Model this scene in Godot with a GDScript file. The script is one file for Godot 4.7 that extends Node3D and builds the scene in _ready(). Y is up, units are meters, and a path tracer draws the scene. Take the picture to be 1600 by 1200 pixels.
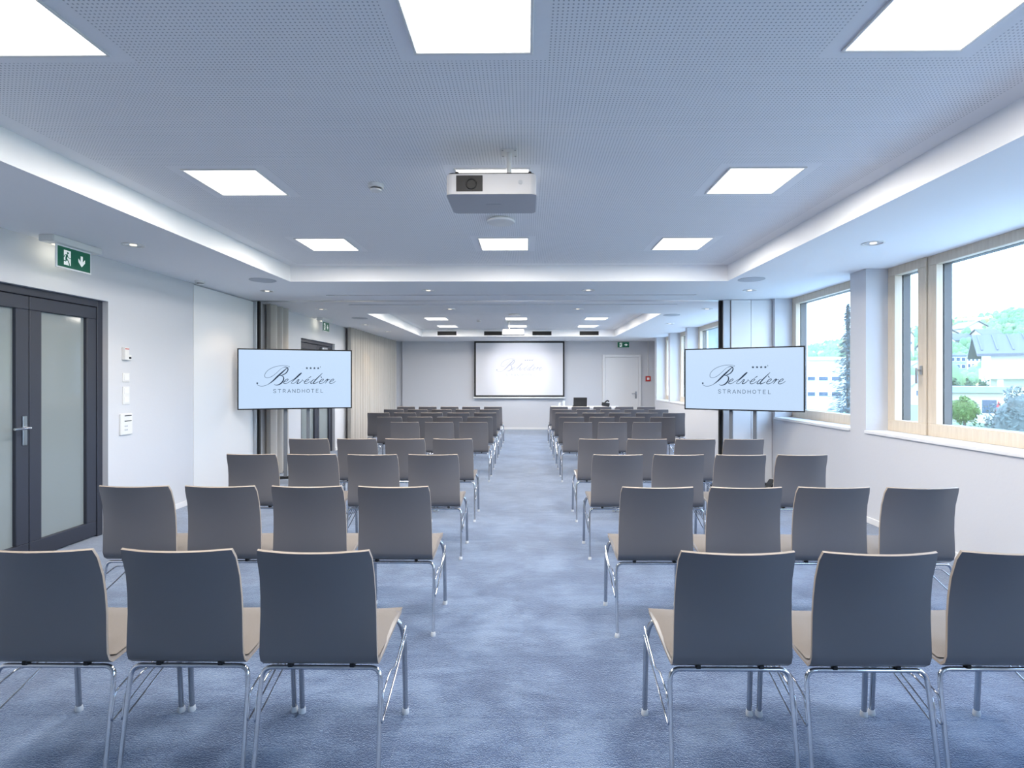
extends Node3D

# Distances are in metres. The camera stands at x = 0, z = 0 and looks along -z; "d" below is the distance -z.
const EYE := 1.40
const FOCAL := 848.0          # pixels in a 1600 x 1200 frame
const SOFFIT := 2.502         # lower ceiling along the walls
const RAISED := 2.677         # perforated ceiling field
const LEFT := -3.79           # inner faces of the side walls
const RIGHT := 3.36
const FAR := 15.4             # wall behind the projection screen
const BACK := -6.0            # wall behind the camera
const PANEL := 0.44

var M := {}
var taken := {}
var rng := RandomNumberGenerator.new()

func _ready():
	rng.seed = 7
	# ---- camera
	var cam := Camera3D.new()
	cam.name = "camera"
	cam.projection = Camera3D.PROJECTION_FRUSTUM
	cam.near = 0.05
	cam.far = 2000.0
	cam.keep_aspect = Camera3D.KEEP_HEIGHT
	cam.size = 2.0 * cam.near * 600.0 / FOCAL
	cam.frustum_offset = Vector2(-13.7, -6.0) / FOCAL * cam.near
	cam.position = Vector3(0, EYE, 0)
	cam.rotation.y = 0.0098
	add_child(cam)
	cam.current = true
	# ---- sky and exposure
	var sky_mat := ProceduralSkyMaterial.new()
	sky_mat.sky_top_color = Color(0.65, 0.81, 1.0)
	sky_mat.sky_horizon_color = Color(0.78, 0.89, 1.0)
	sky_mat.sky_curve = 0.25
	sky_mat.ground_bottom_color = Color(0.55, 0.58, 0.58)
	sky_mat.ground_horizon_color = Color(0.8, 0.85, 0.9)
	sky_mat.sky_energy_multiplier = 1.0
	var sky := Sky.new()
	sky.sky_material = sky_mat
	var env := Environment.new()
	env.background_mode = Environment.BG_SKY
	env.sky = sky
	env.background_energy_multiplier = 7.6
	env.tonemap_mode = Environment.TONE_MAPPER_LINEAR
	env.tonemap_exposure = 1.3
	env.sdfgi_enabled = true
	env.ssao_enabled = true
	env.ssil_enabled = true
	var we := WorldEnvironment.new()
	we.name = "environment"
	we.environment = env
	add_child(we)
	# ---- scene
	make_materials()
	build_floor()
	build_ceiling()
	build_walls()
	build_windows()
	build_doors()
	build_panels()
	build_chairs()
	build_displays()
	build_projection()
	build_curtains()
	build_fittings()
	build_front_table()
	build_outside()

const PANEL_ENERGY := 2.5
const PANEL_TINT := Color(1.0, 0.97, 0.93)
const SPOT_ENERGY := 0.4
const SPOT_TINT := Color(1.0, 0.87, 0.72)

# ------------------------------------------------------------------ nodes
func numbered(called: String) -> String:
	var n: int = taken.get(called, 0)
	taken[called] = n + 1
	return called if n == 0 else "%s_%03d" % [called, n]

func tag(o: Node, label: String, category: String, group := "", kind := "") -> Node:
	o.set_meta("label", label)
	o.set_meta("category", category)
	if group != "":
		o.set_meta("group", group)
	if kind != "":
		o.set_meta("kind", kind)
	return o

func thing(called: String, label: String, category: String, at := Vector3.ZERO, turn := 0.0, group := "", kind := "") -> Node3D:
	var o := Node3D.new()
	o.name = numbered(called)
	add_child(o)
	o.position = at
	o.rotation.y = turn
	tag(o, label, category, group, kind)
	return o

func new_st() -> SurfaceTool:
	var st := SurfaceTool.new()
	st.begin(Mesh.PRIMITIVE_TRIANGLES)
	return st

func put(called: String, st: SurfaceTool, mat: Material, parent: Node = null) -> MeshInstance3D:
	var m: ArrayMesh = st.commit()
	return put_mesh(called, m, mat, parent)

func put_mesh(called: String, m: Mesh, mat: Material, parent: Node = null) -> MeshInstance3D:
	var o := MeshInstance3D.new()
	o.mesh = m
	o.material_override = mat
	if parent == null:
		o.name = numbered(called)
		add_child(o)
	else:
		o.name = called
		parent.add_child(o, true)
	return o

# ------------------------------------------------------------------ shapes
func tri(st: SurfaceTool, a: Vector3, b: Vector3, c: Vector3, na: Vector3, nb: Vector3, nc: Vector3) -> void:
	if (b - a).cross(c - a).dot(na + nb + nc) > 0.0:
		var t := b
		b = c
		c = t
		t = nb
		nb = nc
		nc = t
	st.set_normal(na)
	st.add_vertex(a)
	st.set_normal(nb)
	st.add_vertex(b)
	st.set_normal(nc)
	st.add_vertex(c)

func flat(st: SurfaceTool, a: Vector3, b: Vector3, c: Vector3, d: Vector3, n: Vector3) -> void:
	tri(st, a, b, c, n, n, n)
	tri(st, a, c, d, n, n, n)

# box with chamfered edges
func cbox(st: SurfaceTool, lo: Vector3, hi: Vector3, c := 0.0, xf := Transform3D()) -> void:
	var ctr := (lo + hi) * 0.5
	var hs := (hi - lo).abs() * 0.5
	c = minf(c, minf(hs.x, minf(hs.y, hs.z)) * 0.95)
	var ax := [Vector3.RIGHT, Vector3.UP, Vector3.BACK]
	for i in 3:
		var j := (i + 1) % 3
		var k := (i + 2) % 3
		for s in [-1.0, 1.0]:
			var n: Vector3 = ax[i] * s
			var o: Vector3 = ctr + n * hs[i]
			var u: Vector3 = ax[j] * (hs[j] - c)
			var v: Vector3 = ax[k] * (hs[k] - c)
			flat(st, xf * (o - u - v), xf * (o + u - v), xf * (o + u + v), xf * (o - u + v), xf.basis * n)
	if c <= 0.0:
		return
	for i in 3:
		var j := (i + 1) % 3
		var k := (i + 2) % 3
		for sj in [-1.0, 1.0]:
			for sk in [-1.0, 1.0]:
				var nj: Vector3 = ax[j] * sj
				var nk: Vector3 = ax[k] * sk
				var p: Vector3 = ctr + nj * hs[j] + nk * (hs[k] - c)
				var q: Vector3 = ctr + nj * (hs[j] - c) + nk * hs[k]
				var w: Vector3 = ax[i] * (hs[i] - c)
				flat(st, xf * (p - w), xf * (p + w), xf * (q + w), xf * (q - w), xf.basis * (nj + nk).normalized())
	for sx in [-1.0, 1.0]:
		for sy in [-1.0, 1.0]:
			for sz in [-1.0, 1.0]:
				var s := Vector3(sx, sy, sz)
				var a := ctr + s * (hs - Vector3(0, c, c))
				var b := ctr + s * (hs - Vector3(c, 0, c))
				var e := ctr + s * (hs - Vector3(c, c, 0))
				var n := xf.basis * s.normalized()
				tri(st, xf * a, xf * b, xf * e, n, n, n)

func box_part(called: String, lo: Vector3, hi: Vector3, c: float, mat: Material, parent: Node = null) -> MeshInstance3D:
	var st := new_st()
	cbox(st, lo, hi, c)
	return put(called, st, mat, parent)

# round corners of a path
func fillet(pts: Array, r: float, n := 5) -> PackedVector3Array:
	var out := PackedVector3Array()
	out.append(pts[0])
	for i in range(1, pts.size() - 1):
		var p: Vector3 = pts[i]
		var a: Vector3 = pts[i - 1]
		var b: Vector3 = pts[i + 1]
		var rr: float = minf(r, minf(p.distance_to(a), p.distance_to(b)) * 0.48)
		var s := p + (a - p).normalized() * rr
		var e := p + (b - p).normalized() * rr
		for k in n + 1:
			var t := float(k) / n
			out.append(s.lerp(p, t).lerp(p.lerp(e, t), t))
	out.append(pts[pts.size() - 1])
	return out

func tube(st: SurfaceTool, pts: PackedVector3Array, r: float, seg := 8, caps := true, xf := Transform3D()) -> void:
	var rings := []
	var t0 := (pts[1] - pts[0]).normalized()
	var u := t0.cross(Vector3.UP if absf(t0.y) < 0.9 else Vector3.RIGHT).normalized()
	for i in pts.size():
		var t: Vector3
		if i == 0:
			t = t0
		elif i == pts.size() - 1:
			t = (pts[i] - pts[i - 1]).normalized()
		else:
			t = ((pts[i] - pts[i - 1]).normalized() + (pts[i + 1] - pts[i]).normalized()).normalized()
		u = (u - t * u.dot(t)).normalized()
		var v := t.cross(u)
		var ring := []
		for k in seg:
			var a := TAU * k / seg
			ring.append(u * cos(a) + v * sin(a))
		rings.append(ring)
	for i in pts.size() - 1:
		for k in seg:
			var k2 := (k + 1) % seg
			var n1: Vector3 = rings[i][k]
			var n2: Vector3 = rings[i][k2]
			var n3: Vector3 = rings[i + 1][k2]
			var n4: Vector3 = rings[i + 1][k]
			var a: Vector3 = xf * (pts[i] + n1 * r)
			var b: Vector3 = xf * (pts[i] + n2 * r)
			var c: Vector3 = xf * (pts[i + 1] + n3 * r)
			var d: Vector3 = xf * (pts[i + 1] + n4 * r)
			tri(st, a, b, c, xf.basis * n1, xf.basis * n2, xf.basis * n3)
			tri(st, a, c, d, xf.basis * n1, xf.basis * n3, xf.basis * n4)
	if caps:
		for e in [0, pts.size() - 1]:
			var n: Vector3 = (pts[0] - pts[1]).normalized() if e == 0 else (pts[e] - pts[e - 1]).normalized()
			for k in range(1, seg - 1):
				tri(st, xf * (pts[e] + rings[e][0] * r), xf * (pts[e] + rings[e][k] * r), xf * (pts[e] + rings[e][k + 1] * r), xf.basis * n, xf.basis * n, xf.basis * n)

func bar(st: SurfaceTool, a: Vector3, b: Vector3, r: float, seg := 8) -> void:
	tube(st, PackedVector3Array([a, b]), r, seg)

# profile: Vector2(radius, height) turned about the y axis
func lathe(st: SurfaceTool, prof: Array, ctr: Vector3, seg := 20) -> void:
	for i in prof.size() - 1:
		var p: Vector2 = prof[i]
		var q: Vector2 = prof[i + 1]
		var e := q - p
		var nn := Vector2(e.y, -e.x).normalized()
		for k in seg:
			var a := TAU * k / seg
			var b := TAU * (k + 1) / seg
			var ca := Vector3(cos(a), 0, sin(a))
			var cb := Vector3(cos(b), 0, sin(b))
			var na := ca * nn.x + Vector3.UP * nn.y
			var nb := cb * nn.x + Vector3.UP * nn.y
			var p1 := ctr + ca * p.x + Vector3.UP * p.y
			var p2 := ctr + cb * p.x + Vector3.UP * p.y
			var p3 := ctr + cb * q.x + Vector3.UP * q.y
			var p4 := ctr + ca * q.x + Vector3.UP * q.y
			if p.x > 1e-5:
				tri(st, p1, p2, p3, na, nb, nb)
			if q.x > 1e-5:
				tri(st, p1, p3, p4, na, nb, na)

# flat polygon (x, y) pushed out along z
func extrude(st: SurfaceTool, poly: PackedVector2Array, z0: float, z1: float, xf := Transform3D()) -> void:
	var idx := Geometry2D.triangulate_polygon(poly)
	for i in range(0, idx.size(), 3):
		for z in [[z0, -1.0], [z1, 1.0]]:
			var n: Vector3 = xf.basis * Vector3(0, 0, signf(z1 - z0) * z[1])
			var p := []
			for k in 3:
				var q := poly[idx[i + k]]
				p.append(xf * Vector3(q.x, q.y, z[0]))
			tri(st, p[0], p[1], p[2], n, n, n)
	var turn := 1.0 if not Geometry2D.is_polygon_clockwise(poly) else -1.0
	for i in poly.size():
		var a := poly[i]
		var b := poly[(i + 1) % poly.size()]
		var e := (b - a).normalized() * turn
		flat(st, xf * Vector3(a.x, a.y, z0), xf * Vector3(b.x, b.y, z0), xf * Vector3(b.x, b.y, z1), xf * Vector3(a.x, a.y, z1), xf.basis * Vector3(e.y, -e.x, 0))

# ------------------------------------------------------------------ materials
func mat(called: String, color: Color, rough := 0.6, metal := 0.0, spec := 0.5) -> StandardMaterial3D:
	var m := StandardMaterial3D.new()
	m.resource_name = called
	m.albedo_color = color
	m.roughness = rough
	m.metallic = metal
	m.metallic_specular = spec
	M[called] = m
	return m

func c8(r: int, g: int, b: int) -> Color:
	return Color8(r, g, b)

func noise_image(size: int, freq: float, sd: int, octaves := 4) -> Image:
	var n := FastNoiseLite.new()
	n.seed = sd
	n.noise_type = FastNoiseLite.TYPE_SIMPLEX_SMOOTH
	n.frequency = freq
	n.fractal_octaves = octaves
	return n.get_seamless_image(size, size)

func triplanar(m: StandardMaterial3D, metres: float) -> void:
	m.uv1_triplanar = true
	m.uv1_world_triplanar = true
	m.uv1_scale = Vector3.ONE / metres
	m.uv1_triplanar_sharpness = 8.0

func make_materials() -> void:
	mat("wall_paint", c8(212, 214, 219), 0.75)
	mat("ceiling_paint", c8(247, 248, 250), 0.85)
	mat("white_lacquer", c8(236, 237, 238), 0.35)
	mat("white_plastic", c8(232, 232, 230), 0.4)
	mat("cladding", c8(26, 30, 40), 0.5)
	mat("anthracite", c8(52, 56, 68), 0.42)
	mat("black_gloss", c8(14, 15, 18), 0.18)
	mat("black_matt", c8(20, 21, 24), 0.6)
	mat("rubber", c8(26, 27, 30), 0.8)
	mat("chrome", c8(214, 215, 218), 0.07, 1.0)
	mat("steel", c8(176, 180, 184), 0.3, 1.0)
	mat("aluminium", c8(196, 199, 203), 0.36, 1.0)
	mat("column_grey", c8(128, 132, 138), 0.4, 0.3)
	mat("grey_leg", c8(184, 187, 192), 0.24, 1.0)
	mat("clear_foot", c8(206, 210, 214), 0.35)
	mat("shell", c8(110, 108, 110), 0.3)
	mat("ply_edge", c8(158, 146, 134), 0.5)
	mat("red", c8(196, 40, 36), 0.5)
	mat("projector_shell", c8(182, 183, 187), 0.45)
	mat("polished", c8(222, 224, 227), 0.28, 1.0)
	mat("slot_grey", c8(84, 88, 94), 0.7)
	mat("slot_dark", c8(18, 19, 22), 0.7)
	mat("felt", c8(70, 74, 80), 0.9)
	mat("glass_white", c8(244, 246, 248), 0.2)
	# frosted door glass
	mat("frosted", c8(138, 147, 149), 0.07)
	# clear glass
	var g := mat("glass", Color(0.95, 1.0, 1.0, 0.04), 0.02)
	g.transparency = BaseMaterial3D.TRANSPARENCY_ALPHA
	var g2 := mat("drink_glass", Color(0.95, 1.0, 1.0, 0.15), 0.03)
	g2.transparency = BaseMaterial3D.TRANSPARENCY_ALPHA
	# glowing diffuser of the ceiling lights
	var d := mat("diffuser", c8(250, 250, 250), 0.5)
	d.emission_enabled = true
	d.emission = Color(1.0, 0.985, 0.96)
	d.emission_energy_multiplier = 1.6
	var b := mat("bulb_glow", c8(250, 246, 238), 0.5)
	b.emission_enabled = true
	b.emission = Color(1.0, 0.94, 0.85)
	b.emission_energy_multiplier = 0.8
	# window wood: pale oak with fine grain
	var wood_im := Image.create(256, 256, false, Image.FORMAT_RGB8)
	var na := noise_image(256, 0.02, 3, 3)
	for y in 256:
		for x in 256:
			var v := na.get_pixel((x * 5) % 256, (y / 6) % 256).r * 0.6 + na.get_pixel((x * 11 + 40) % 256, (y / 3) % 256).r * 0.4
			wood_im.set_pixel(x, y, c8(208, 194, 174).lerp(c8(228, 216, 198), v))
	var w := mat("oak", Color.WHITE, 0.5)
	w.albedo_texture = ImageTexture.create_from_image(wood_im)
	triplanar(w, 0.5)
	# plaster: slight unevenness
	var pl := ImageTexture.create_from_image(noise_image(512, 0.03, 11, 4))
	for k in ["wall_paint", "ceiling_paint"]:
		M[k].heightmap_enabled = true
		M[k].heightmap_texture = pl
		M[k].heightmap_scale = 0.03
		triplanar(M[k], 0.6)
	# perforated board
	var pim := Image.create(256, 256, false, Image.FORMAT_RGB8)
	for y in 256:
		for x in 256:
			var px := fmod(x, 32.0) - 15.5
			var py := fmod(y, 32.0) - 15.5
			var t := clampf(sqrt(px * px + py * py) - 6.0, 0.0, 1.0)
			pim.set_pixel(x, y, c8(184, 187, 192).lerp(c8(247, 248, 250), t))
	var pf := mat("perforated", Color.WHITE, 0.85)
	pf.albedo_texture = ImageTexture.create_from_image(pim)
	triplanar(pf, 0.017 * 8)
	# carpet
	var s := 1024
	var n1 := noise_image(s, 0.0045, 21, 3)
	var n2 := noise_image(s, 0.03, 22, 3)
	var n3 := noise_image(s, 0.16, 23, 2)
	var n4 := noise_image(s, 0.34, 24, 1)
	var cim := Image.create(s, s, false, Image.FORMAT_RGB8)
	var him := Image.create(s, s, false, Image.FORMAT_R8)
	var deep := c8(46, 66, 98)
	var mid := c8(70, 89, 118)
	var pale := c8(104, 121, 145)
	rng.seed = 99
	for y in s:
		for x in s:
			var a := n1.get_pixel(x, y).r
			var b2 := n2.get_pixel((x / 3) % s, y).r
			var b3 := n3.get_pixel((x / 2) % s, y).r
			var b4 := n4.get_pixel(x, y).r
			var r := rng.randf()
			var v := clampf((a - 0.5) * 1.3 + (b2 - 0.5) * 1.0 + (b3 - 0.5) * 0.8 + (b4 - 0.5) * 1.3 + (r - 0.5) * 0.4 + 0.5, 0.0, 1.0)
			var col := deep.lerp(mid, v * 2.0) if v < 0.5 else mid.lerp(pale, v * 2.0 - 1.0)
			cim.set_pixel(x, y, col)
			var h := clampf(0.5 + (b3 - 0.5) * 0.4 + (b4 - 0.5) * 0.9 + (r - 0.5) * 0.3, 0.0, 1.0)
			him.set_pixel(x, y, Color(h, h, h))
	var ct := ImageTexture.create_from_image(cim)
	var ht := ImageTexture.create_from_image(him)
	for k in 4:
		var cm := mat("carpet_%d" % k, c8(236, 244, 255), 0.95, 0.0, 0.25)
		cm.albedo_texture = ct
		cm.heightmap_enabled = true
		cm.heightmap_texture = ht
		cm.heightmap_scale = 0.4
		cm.rim_enabled = true
		cm.rim = 1.8
		cm.rim_tint = 1.0
		triplanar(cm, 2.1)
		cm.uv1_offset = Vector3(0.003 * k, 0.0, 0.002 * k)
	# woven seat cloth
	var sim := Image.create(128, 128, false, Image.FORMAT_RGB8)
	for y in 128:
		for x in 128:
			var v := 0.5 + 0.25 * sin(x * TAU / 8.0) * sin(y * TAU / 8.0) + (rng.randf() - 0.5) * 0.5
			sim.set_pixel(x, y, c8(102, 97, 92).lerp(c8(138, 132, 127), clampf(v, 0, 1)))
	var sm := mat("seat_cloth", c8(238, 236, 236), 0.9)
	sm.albedo_texture = ImageTexture.create_from_image(sim)
	sm.rim_enabled = true
	sm.rim = 0.3
	triplanar(sm, 0.06)
	# curtain cloth
	var cu := mat("curtain", c8(192, 188, 182), 0.9)
	cu.rim_enabled = true
	cu.rim = 0.2
	# outside
	mat("grass", c8(112, 150, 84), 0.95)
	var gn := Image.create(512, 512, false, Image.FORMAT_RGB8)
	var ga := noise_image(512, 0.02, 31, 4)
	for y in 512:
		for x in 512:
			gn.set_pixel(x, y, c8(82, 108, 76).lerp(c8(122, 142, 104), clampf(ga.get_pixel(x, y).r * 0.7 + rng.randf() * 0.3, 0, 1)))
	M.grass.albedo_color = Color.WHITE
	M.grass.albedo_texture = ImageTexture.create_from_image(gn)
	triplanar(M.grass, 6.0)
	mat("house_white", c8(214, 212, 207), 0.8)
	mat("house_cream", c8(190, 184, 172), 0.8)
	mat("house_blue", c8(138, 150, 168), 0.8)
	mat("roof_grey", c8(98, 99, 104), 0.8)
	mat("roof_dark", c8(88, 82, 80), 0.8)
	mat("roof_pale", c8(136, 138, 144), 0.8)
	mat("shutter", c8(168, 172, 178), 0.7)
	mat("dark_glass", c8(70, 84, 104), 0.1)
	mat("timber", c8(96, 76, 62), 0.8)
	mat("asphalt", c8(190, 189, 186), 0.9)
	mat("leaf_bright", c8(84, 112, 40), 0.7)
	mat("leaf_mid", c8(56, 80, 50), 0.7)
	mat("leaf_silver", c8(88, 100, 94), 0.7)
	mat("leaf_dark", c8(60, 92, 74), 0.8)
	mat("leaf_blue", c8(60, 82, 86), 0.8)
	mat("leaf_autumn", c8(160, 138, 96), 0.8)
	mat("bark", c8(92, 78, 66), 0.9)
	for k in ["leaf_bright", "leaf_mid", "leaf_silver", "leaf_dark", "leaf_blue"]:
		M[k].backlight_enabled = true
		M[k].backlight = M[k].albedo_color * 0.5

# ------------------------------------------------------------------ room shell
# box given by x range, y range and distance range
func room_box(st: SurfaceTool, x0: float, x1: float, y0: float, y1: float, d0: float, d1: float, c := 0.0) -> void:
	cbox(st, Vector3(x0, y0, -d1), Vector3(x1, y1, -d0), c)

func build_floor() -> void:
	var f := thing("floor", "blue mottled carpet tile floor running through both rooms", "floor", Vector3.ZERO, 0.0, "", "structure")
	var st := new_st()
	room_box(st, -4.1, 3.8, -0.3, -0.007, -6.3, 15.7)
	put("screed", st, M.felt, f)
	var one := new_st()
	cbox(one, Vector3(-0.2499, -0.006, -0.2499), Vector3(0.2499, 0.0, 0.2499), 0.0005)
	var tile: ArrayMesh = one.commit()
	var rest := []
	for k in 4:
		rest.append(new_st())
	rng.seed = 5
	for i in 44:
		for j in 16:
			var d := -6.25 + 0.5 * i + 0.25
			var x := -4.0 + 0.5 * j + 0.25
			var k := rng.randi() % 4
			if x > 3.5:
				continue
			if d > 1.6 and d < 11.6 and x > -3.9:
				var o := put_mesh("carpet_tile", tile, M["carpet_%d" % k], f)
				o.position = Vector3(x, 0, -d)
			else:
				cbox(rest[k], Vector3(x - 0.2499, -0.006, -d - 0.2499), Vector3(x + 0.2499, 0.0, -d + 0.2499))
	for k in 4:
		var o := put("far_carpet_tiles", rest[k], M["carpet_%d" % k], f)
		o.set_meta("kind", "stuff")

const ROOM1 := [0.93, 6.05]
const ROOM2 := [8.99, 13.7]
const FIELD := [-2.64, 2.24]
const PANEL_X := [-1.862, -0.205, 1.452]
const PANEL_D1 := [1.887, 3.493, 5.09]
const PANEL_D2 := [9.66, 11.26, 12.83]

func build_ceiling() -> void:
	var c := thing("ceiling", "white ceiling with two raised perforated fields and a lower edge", "ceiling", Vector3.ZERO, 0.0, "", "structure")
	var st := new_st()
	var xa := -4.1
	var xb := 3.8
	for r in [[-6.3, ROOM1[0]], [ROOM1[1], 6.995], [7.065, 7.48], [7.60, 7.885], [7.955, ROOM2[0]], [ROOM2[1], 15.7]]:
		room_box(st, xa, xb, SOFFIT, 2.9, r[0], r[1])
	for r in [ROOM1, ROOM2]:
		room_box(st, xa, FIELD[0], SOFFIT, 2.9, r[0], r[1])
		room_box(st, FIELD[1], xb, SOFFIT, 2.9, r[0], r[1])
	for r in [[6.995, 7.065], [7.885, 7.955]]:
		room_box(st, xa, -2.6, SOFFIT, 2.9, r[0], r[1])
		room_box(st, 2.2, xb, SOFFIT, 2.9, r[0], r[1])
	put("soffit", st, M.ceiling_paint, c)
	for r in [[6.995, 7.065], [7.885, 7.955]]:
		var s := new_st()
		room_box(s, -2.6, 2.2, SOFFIT + 0.012, 2.9, r[0], r[1])
		put("slot", s, M.slot_grey, c)
	# running track of the folding partition
	var t := new_st()
	room_box(t, xa, xb, SOFFIT + 0.035, 2.9, 7.48, 7.60)
	put("track_bed", t, M.slot_dark, c)
	for r in [[7.48, 7.53], [7.55, 7.60]]:
		var q := new_st()
		room_box(q, xa, xb, SOFFIT - 0.004, SOFFIT + 0.035, r[0], r[1], 0.002)
		put("track_rail", q, M.polished, c)
	# raised fields
	for f in [[ROOM1, PANEL_D1], [ROOM2, PANEL_D2]]:
		var r: Array = f[0]
		var top := new_st()
		room_box(top, FIELD[0], FIELD[1], RAISED + 0.002, 2.9, r[0], r[1])
		put("upper_slab", top, M.ceiling_paint, c)
		var xs := [FIELD[0], FIELD[0] + 0.12]
		for x in PANEL_X:
			xs.append(x - PANEL * 0.5 - 0.075)
			xs.append(x + PANEL * 0.5 + 0.075)
		xs += [FIELD[1] - 0.12, FIELD[1]]
		var ds := [r[0], r[0] + 0.12]
		for d in f[1]:
			ds.append(d - PANEL * 0.5 - 0.06)
			ds.append(d + PANEL * 0.5 + 0.06)
		ds += [r[1] - 0.12, r[1]]
		var holes := new_st()
		var plain := new_st()
		for i in xs.size() - 1:
			for j in ds.size() - 1:
				var edge: bool = i == 0 or j == 0 or i == xs.size() - 2 or j == ds.size() - 2
				var lamp: bool = i >= 2 and i < 8 and i % 2 == 0 and j >= 2 and j % 2 == 0 and j < ds.size() - 2
				room_box(plain if edge or lamp else holes, xs[i], xs[i + 1], RAISED, RAISED + 0.012, ds[j], ds[j + 1])
		put("perforated_board", holes, M.perforated, c)
		put("plain_border", plain, M.ceiling_paint, c)

# window openings along the right wall: [nearest d, farthest d, casement width at the far end, 0 = none]
const WINDOWS := [[-5.7, -3.1, 0.51], [-2.85, -0.25, 0.51], [0.0, 2.5, 0.51], [2.75, 5.40, 0.51], [5.66, 7.36, 0.0], [7.95, 11.35, 0.0], [11.49, 12.69, 0.0], [12.85, 14.0, 0.0]]
const SILL := 0.905
const DOOR1 := [3.02, 4.885]
const DOOR2 := [9.1, 10.72]
const DOOR_TOP := 2.114

func build_walls() -> void:
	# right wall: parapet and piers
	var w := thing("wall_right", "white wall with window openings above a parapet", "wall", Vector3.ZERO, 0.0, "", "structure")
	var st := new_st()
	room_box(st, RIGHT, 3.8, 0, SILL - 0.03, -6.3, 14.2)
	var edges := [-6.3]
	for v in WINDOWS:
		edges += [v[0], v[1]]
	edges.append(14.2)
	for i in range(0, edges.size(), 2):
		room_box(st, RIGHT, 3.8, SILL - 0.03, SOFFIT, edges[i], edges[i + 1])
	room_box(st, 3.69, 4.1, 0, SOFFIT, 14.2, 15.7)
	put("masonry", st, M.wall_paint, w)
	# left wall
	var l := thing("wall_left", "white side wall with two dark doors and a flush cupboard panel", "wall", Vector3.ZERO, 0.0, "", "structure")
	st = new_st()
	for r in [[-6.3, DOOR1[0]], [DOOR1[1], 6.142], [7.53, DOOR2[0]], [DOOR2[1], 15.7]]:
		room_box(st, -4.1, LEFT, 0, SOFFIT, r[0], r[1])
	for r in [DOOR1, DOOR2]:
		room_box(st, -4.1, LEFT, DOOR_TOP, SOFFIT, r[0], r[1])
	room_box(st, -4.1, LEFT - 0.03, 0, SOFFIT, 6.142, 7.53)
	put("masonry", st, M.wall_paint, l)
	st = new_st()
	room_box(st, LEFT - 0.03, LEFT + 0.002, 0.012, SOFFIT - 0.014, 6.15, 7.50, 0.002)
	put("cupboard_panel", st, M.white_lacquer, l)
	# end posts of the folding partition
	st = new_st()
	room_box(st, LEFT, LEFT + 0.05, 0, SOFFIT - 0.004, 7.50, 7.58, 0.003)
	put("end_post", st, M.aluminium, l)
	st = new_st()
	room_box(st, LEFT + 0.05, LEFT + 0.075, 0, SOFFIT - 0.004, 7.515, 7.565, 0.003)
	put("seal", st, M.rubber, l)
	# parked partition leaves on the window side
	var p := thing("folding_partition", "white partition leaves parked against the window pier with dark seal", "partition", Vector3.ZERO)
	st = new_st()
	room_box(st, 2.668, 2.70, 0.005, SOFFIT - 0.006, 7.515, 7.565, 0.003)
	put("seal", st, M.rubber, p)
	st = new_st()
	room_box(st, 2.70, 2.795, 0.005, SOFFIT - 0.006, 7.46, 7.62, 0.004)
	put("end_profile", st, M.aluminium, p)
	for r in [[2.803, 3.07], [3.074, 3.355]]:
		st = new_st()
		room_box(st, r[0], r[1], 0.005, SOFFIT - 0.006, 7.44, 7.64, 0.003)
		put("leaf", st, M.white_lacquer, p)
	# far wall and wall behind the camera
	st = new_st()
	room_box(st, -3.52, 4.1, 0, SOFFIT, FAR, 15.7)
	room_box(st, -4.1, -3.52, 0, SOFFIT, FAR + 0.08, 15.7)
	# doorway pocket is modelled by the door thing standing in front
	var fw := put("wall_far", st, M.wall_paint)
	tag(fw, "pale end wall behind the projection screen", "wall", "", "structure")
	st = new_st()
	room_box(st, -4.1, 3.8, 0, SOFFIT, -6.3, BACK)
	var bw := put("wall_back", st, M.wall_paint)
	tag(bw, "plain white end wall behind the rows of chairs", "wall", "", "structure")
	# baseboards
	st = new_st()
	room_box(st, RIGHT - 0.012, RIGHT, 0, 0.06, BACK, 7.44, 0.003)
	room_box(st, RIGHT - 0.012, RIGHT, 0, 0.06, 7.64, 14.2, 0.003)
	var b := put("baseboard_right", st, M.white_lacquer)
	tag(b, "low white skirting along the window wall", "baseboard", "", "structure")
	st = new_st()
	for r in [[BACK, DOOR1[0] - 0.02], [DOOR1[1] + 0.02, 6.13], [7.6, DOOR2[0] - 0.02], [DOOR2[1] + 0.02, FAR]]:
		room_box(st, LEFT, LEFT + 0.012, 0, 0.06, r[0], r[1], 0.003)
	b = put("baseboard_left", st, M.white_lacquer)
	tag(b, "low white skirting along the door wall", "baseboard", "", "structure")
	st = new_st()
	room_box(st, -3.52, 2.16, 0, 0.06, FAR - 0.012, FAR, 0.003)
	room_box(st, 3.25, 3.69, 0, 0.06, FAR - 0.012, FAR, 0.003)
	b = put("baseboard_far", st, M.white_lacquer)
	tag(b, "low white skirting under the projection screen", "baseboard", "", "structure")

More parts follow.
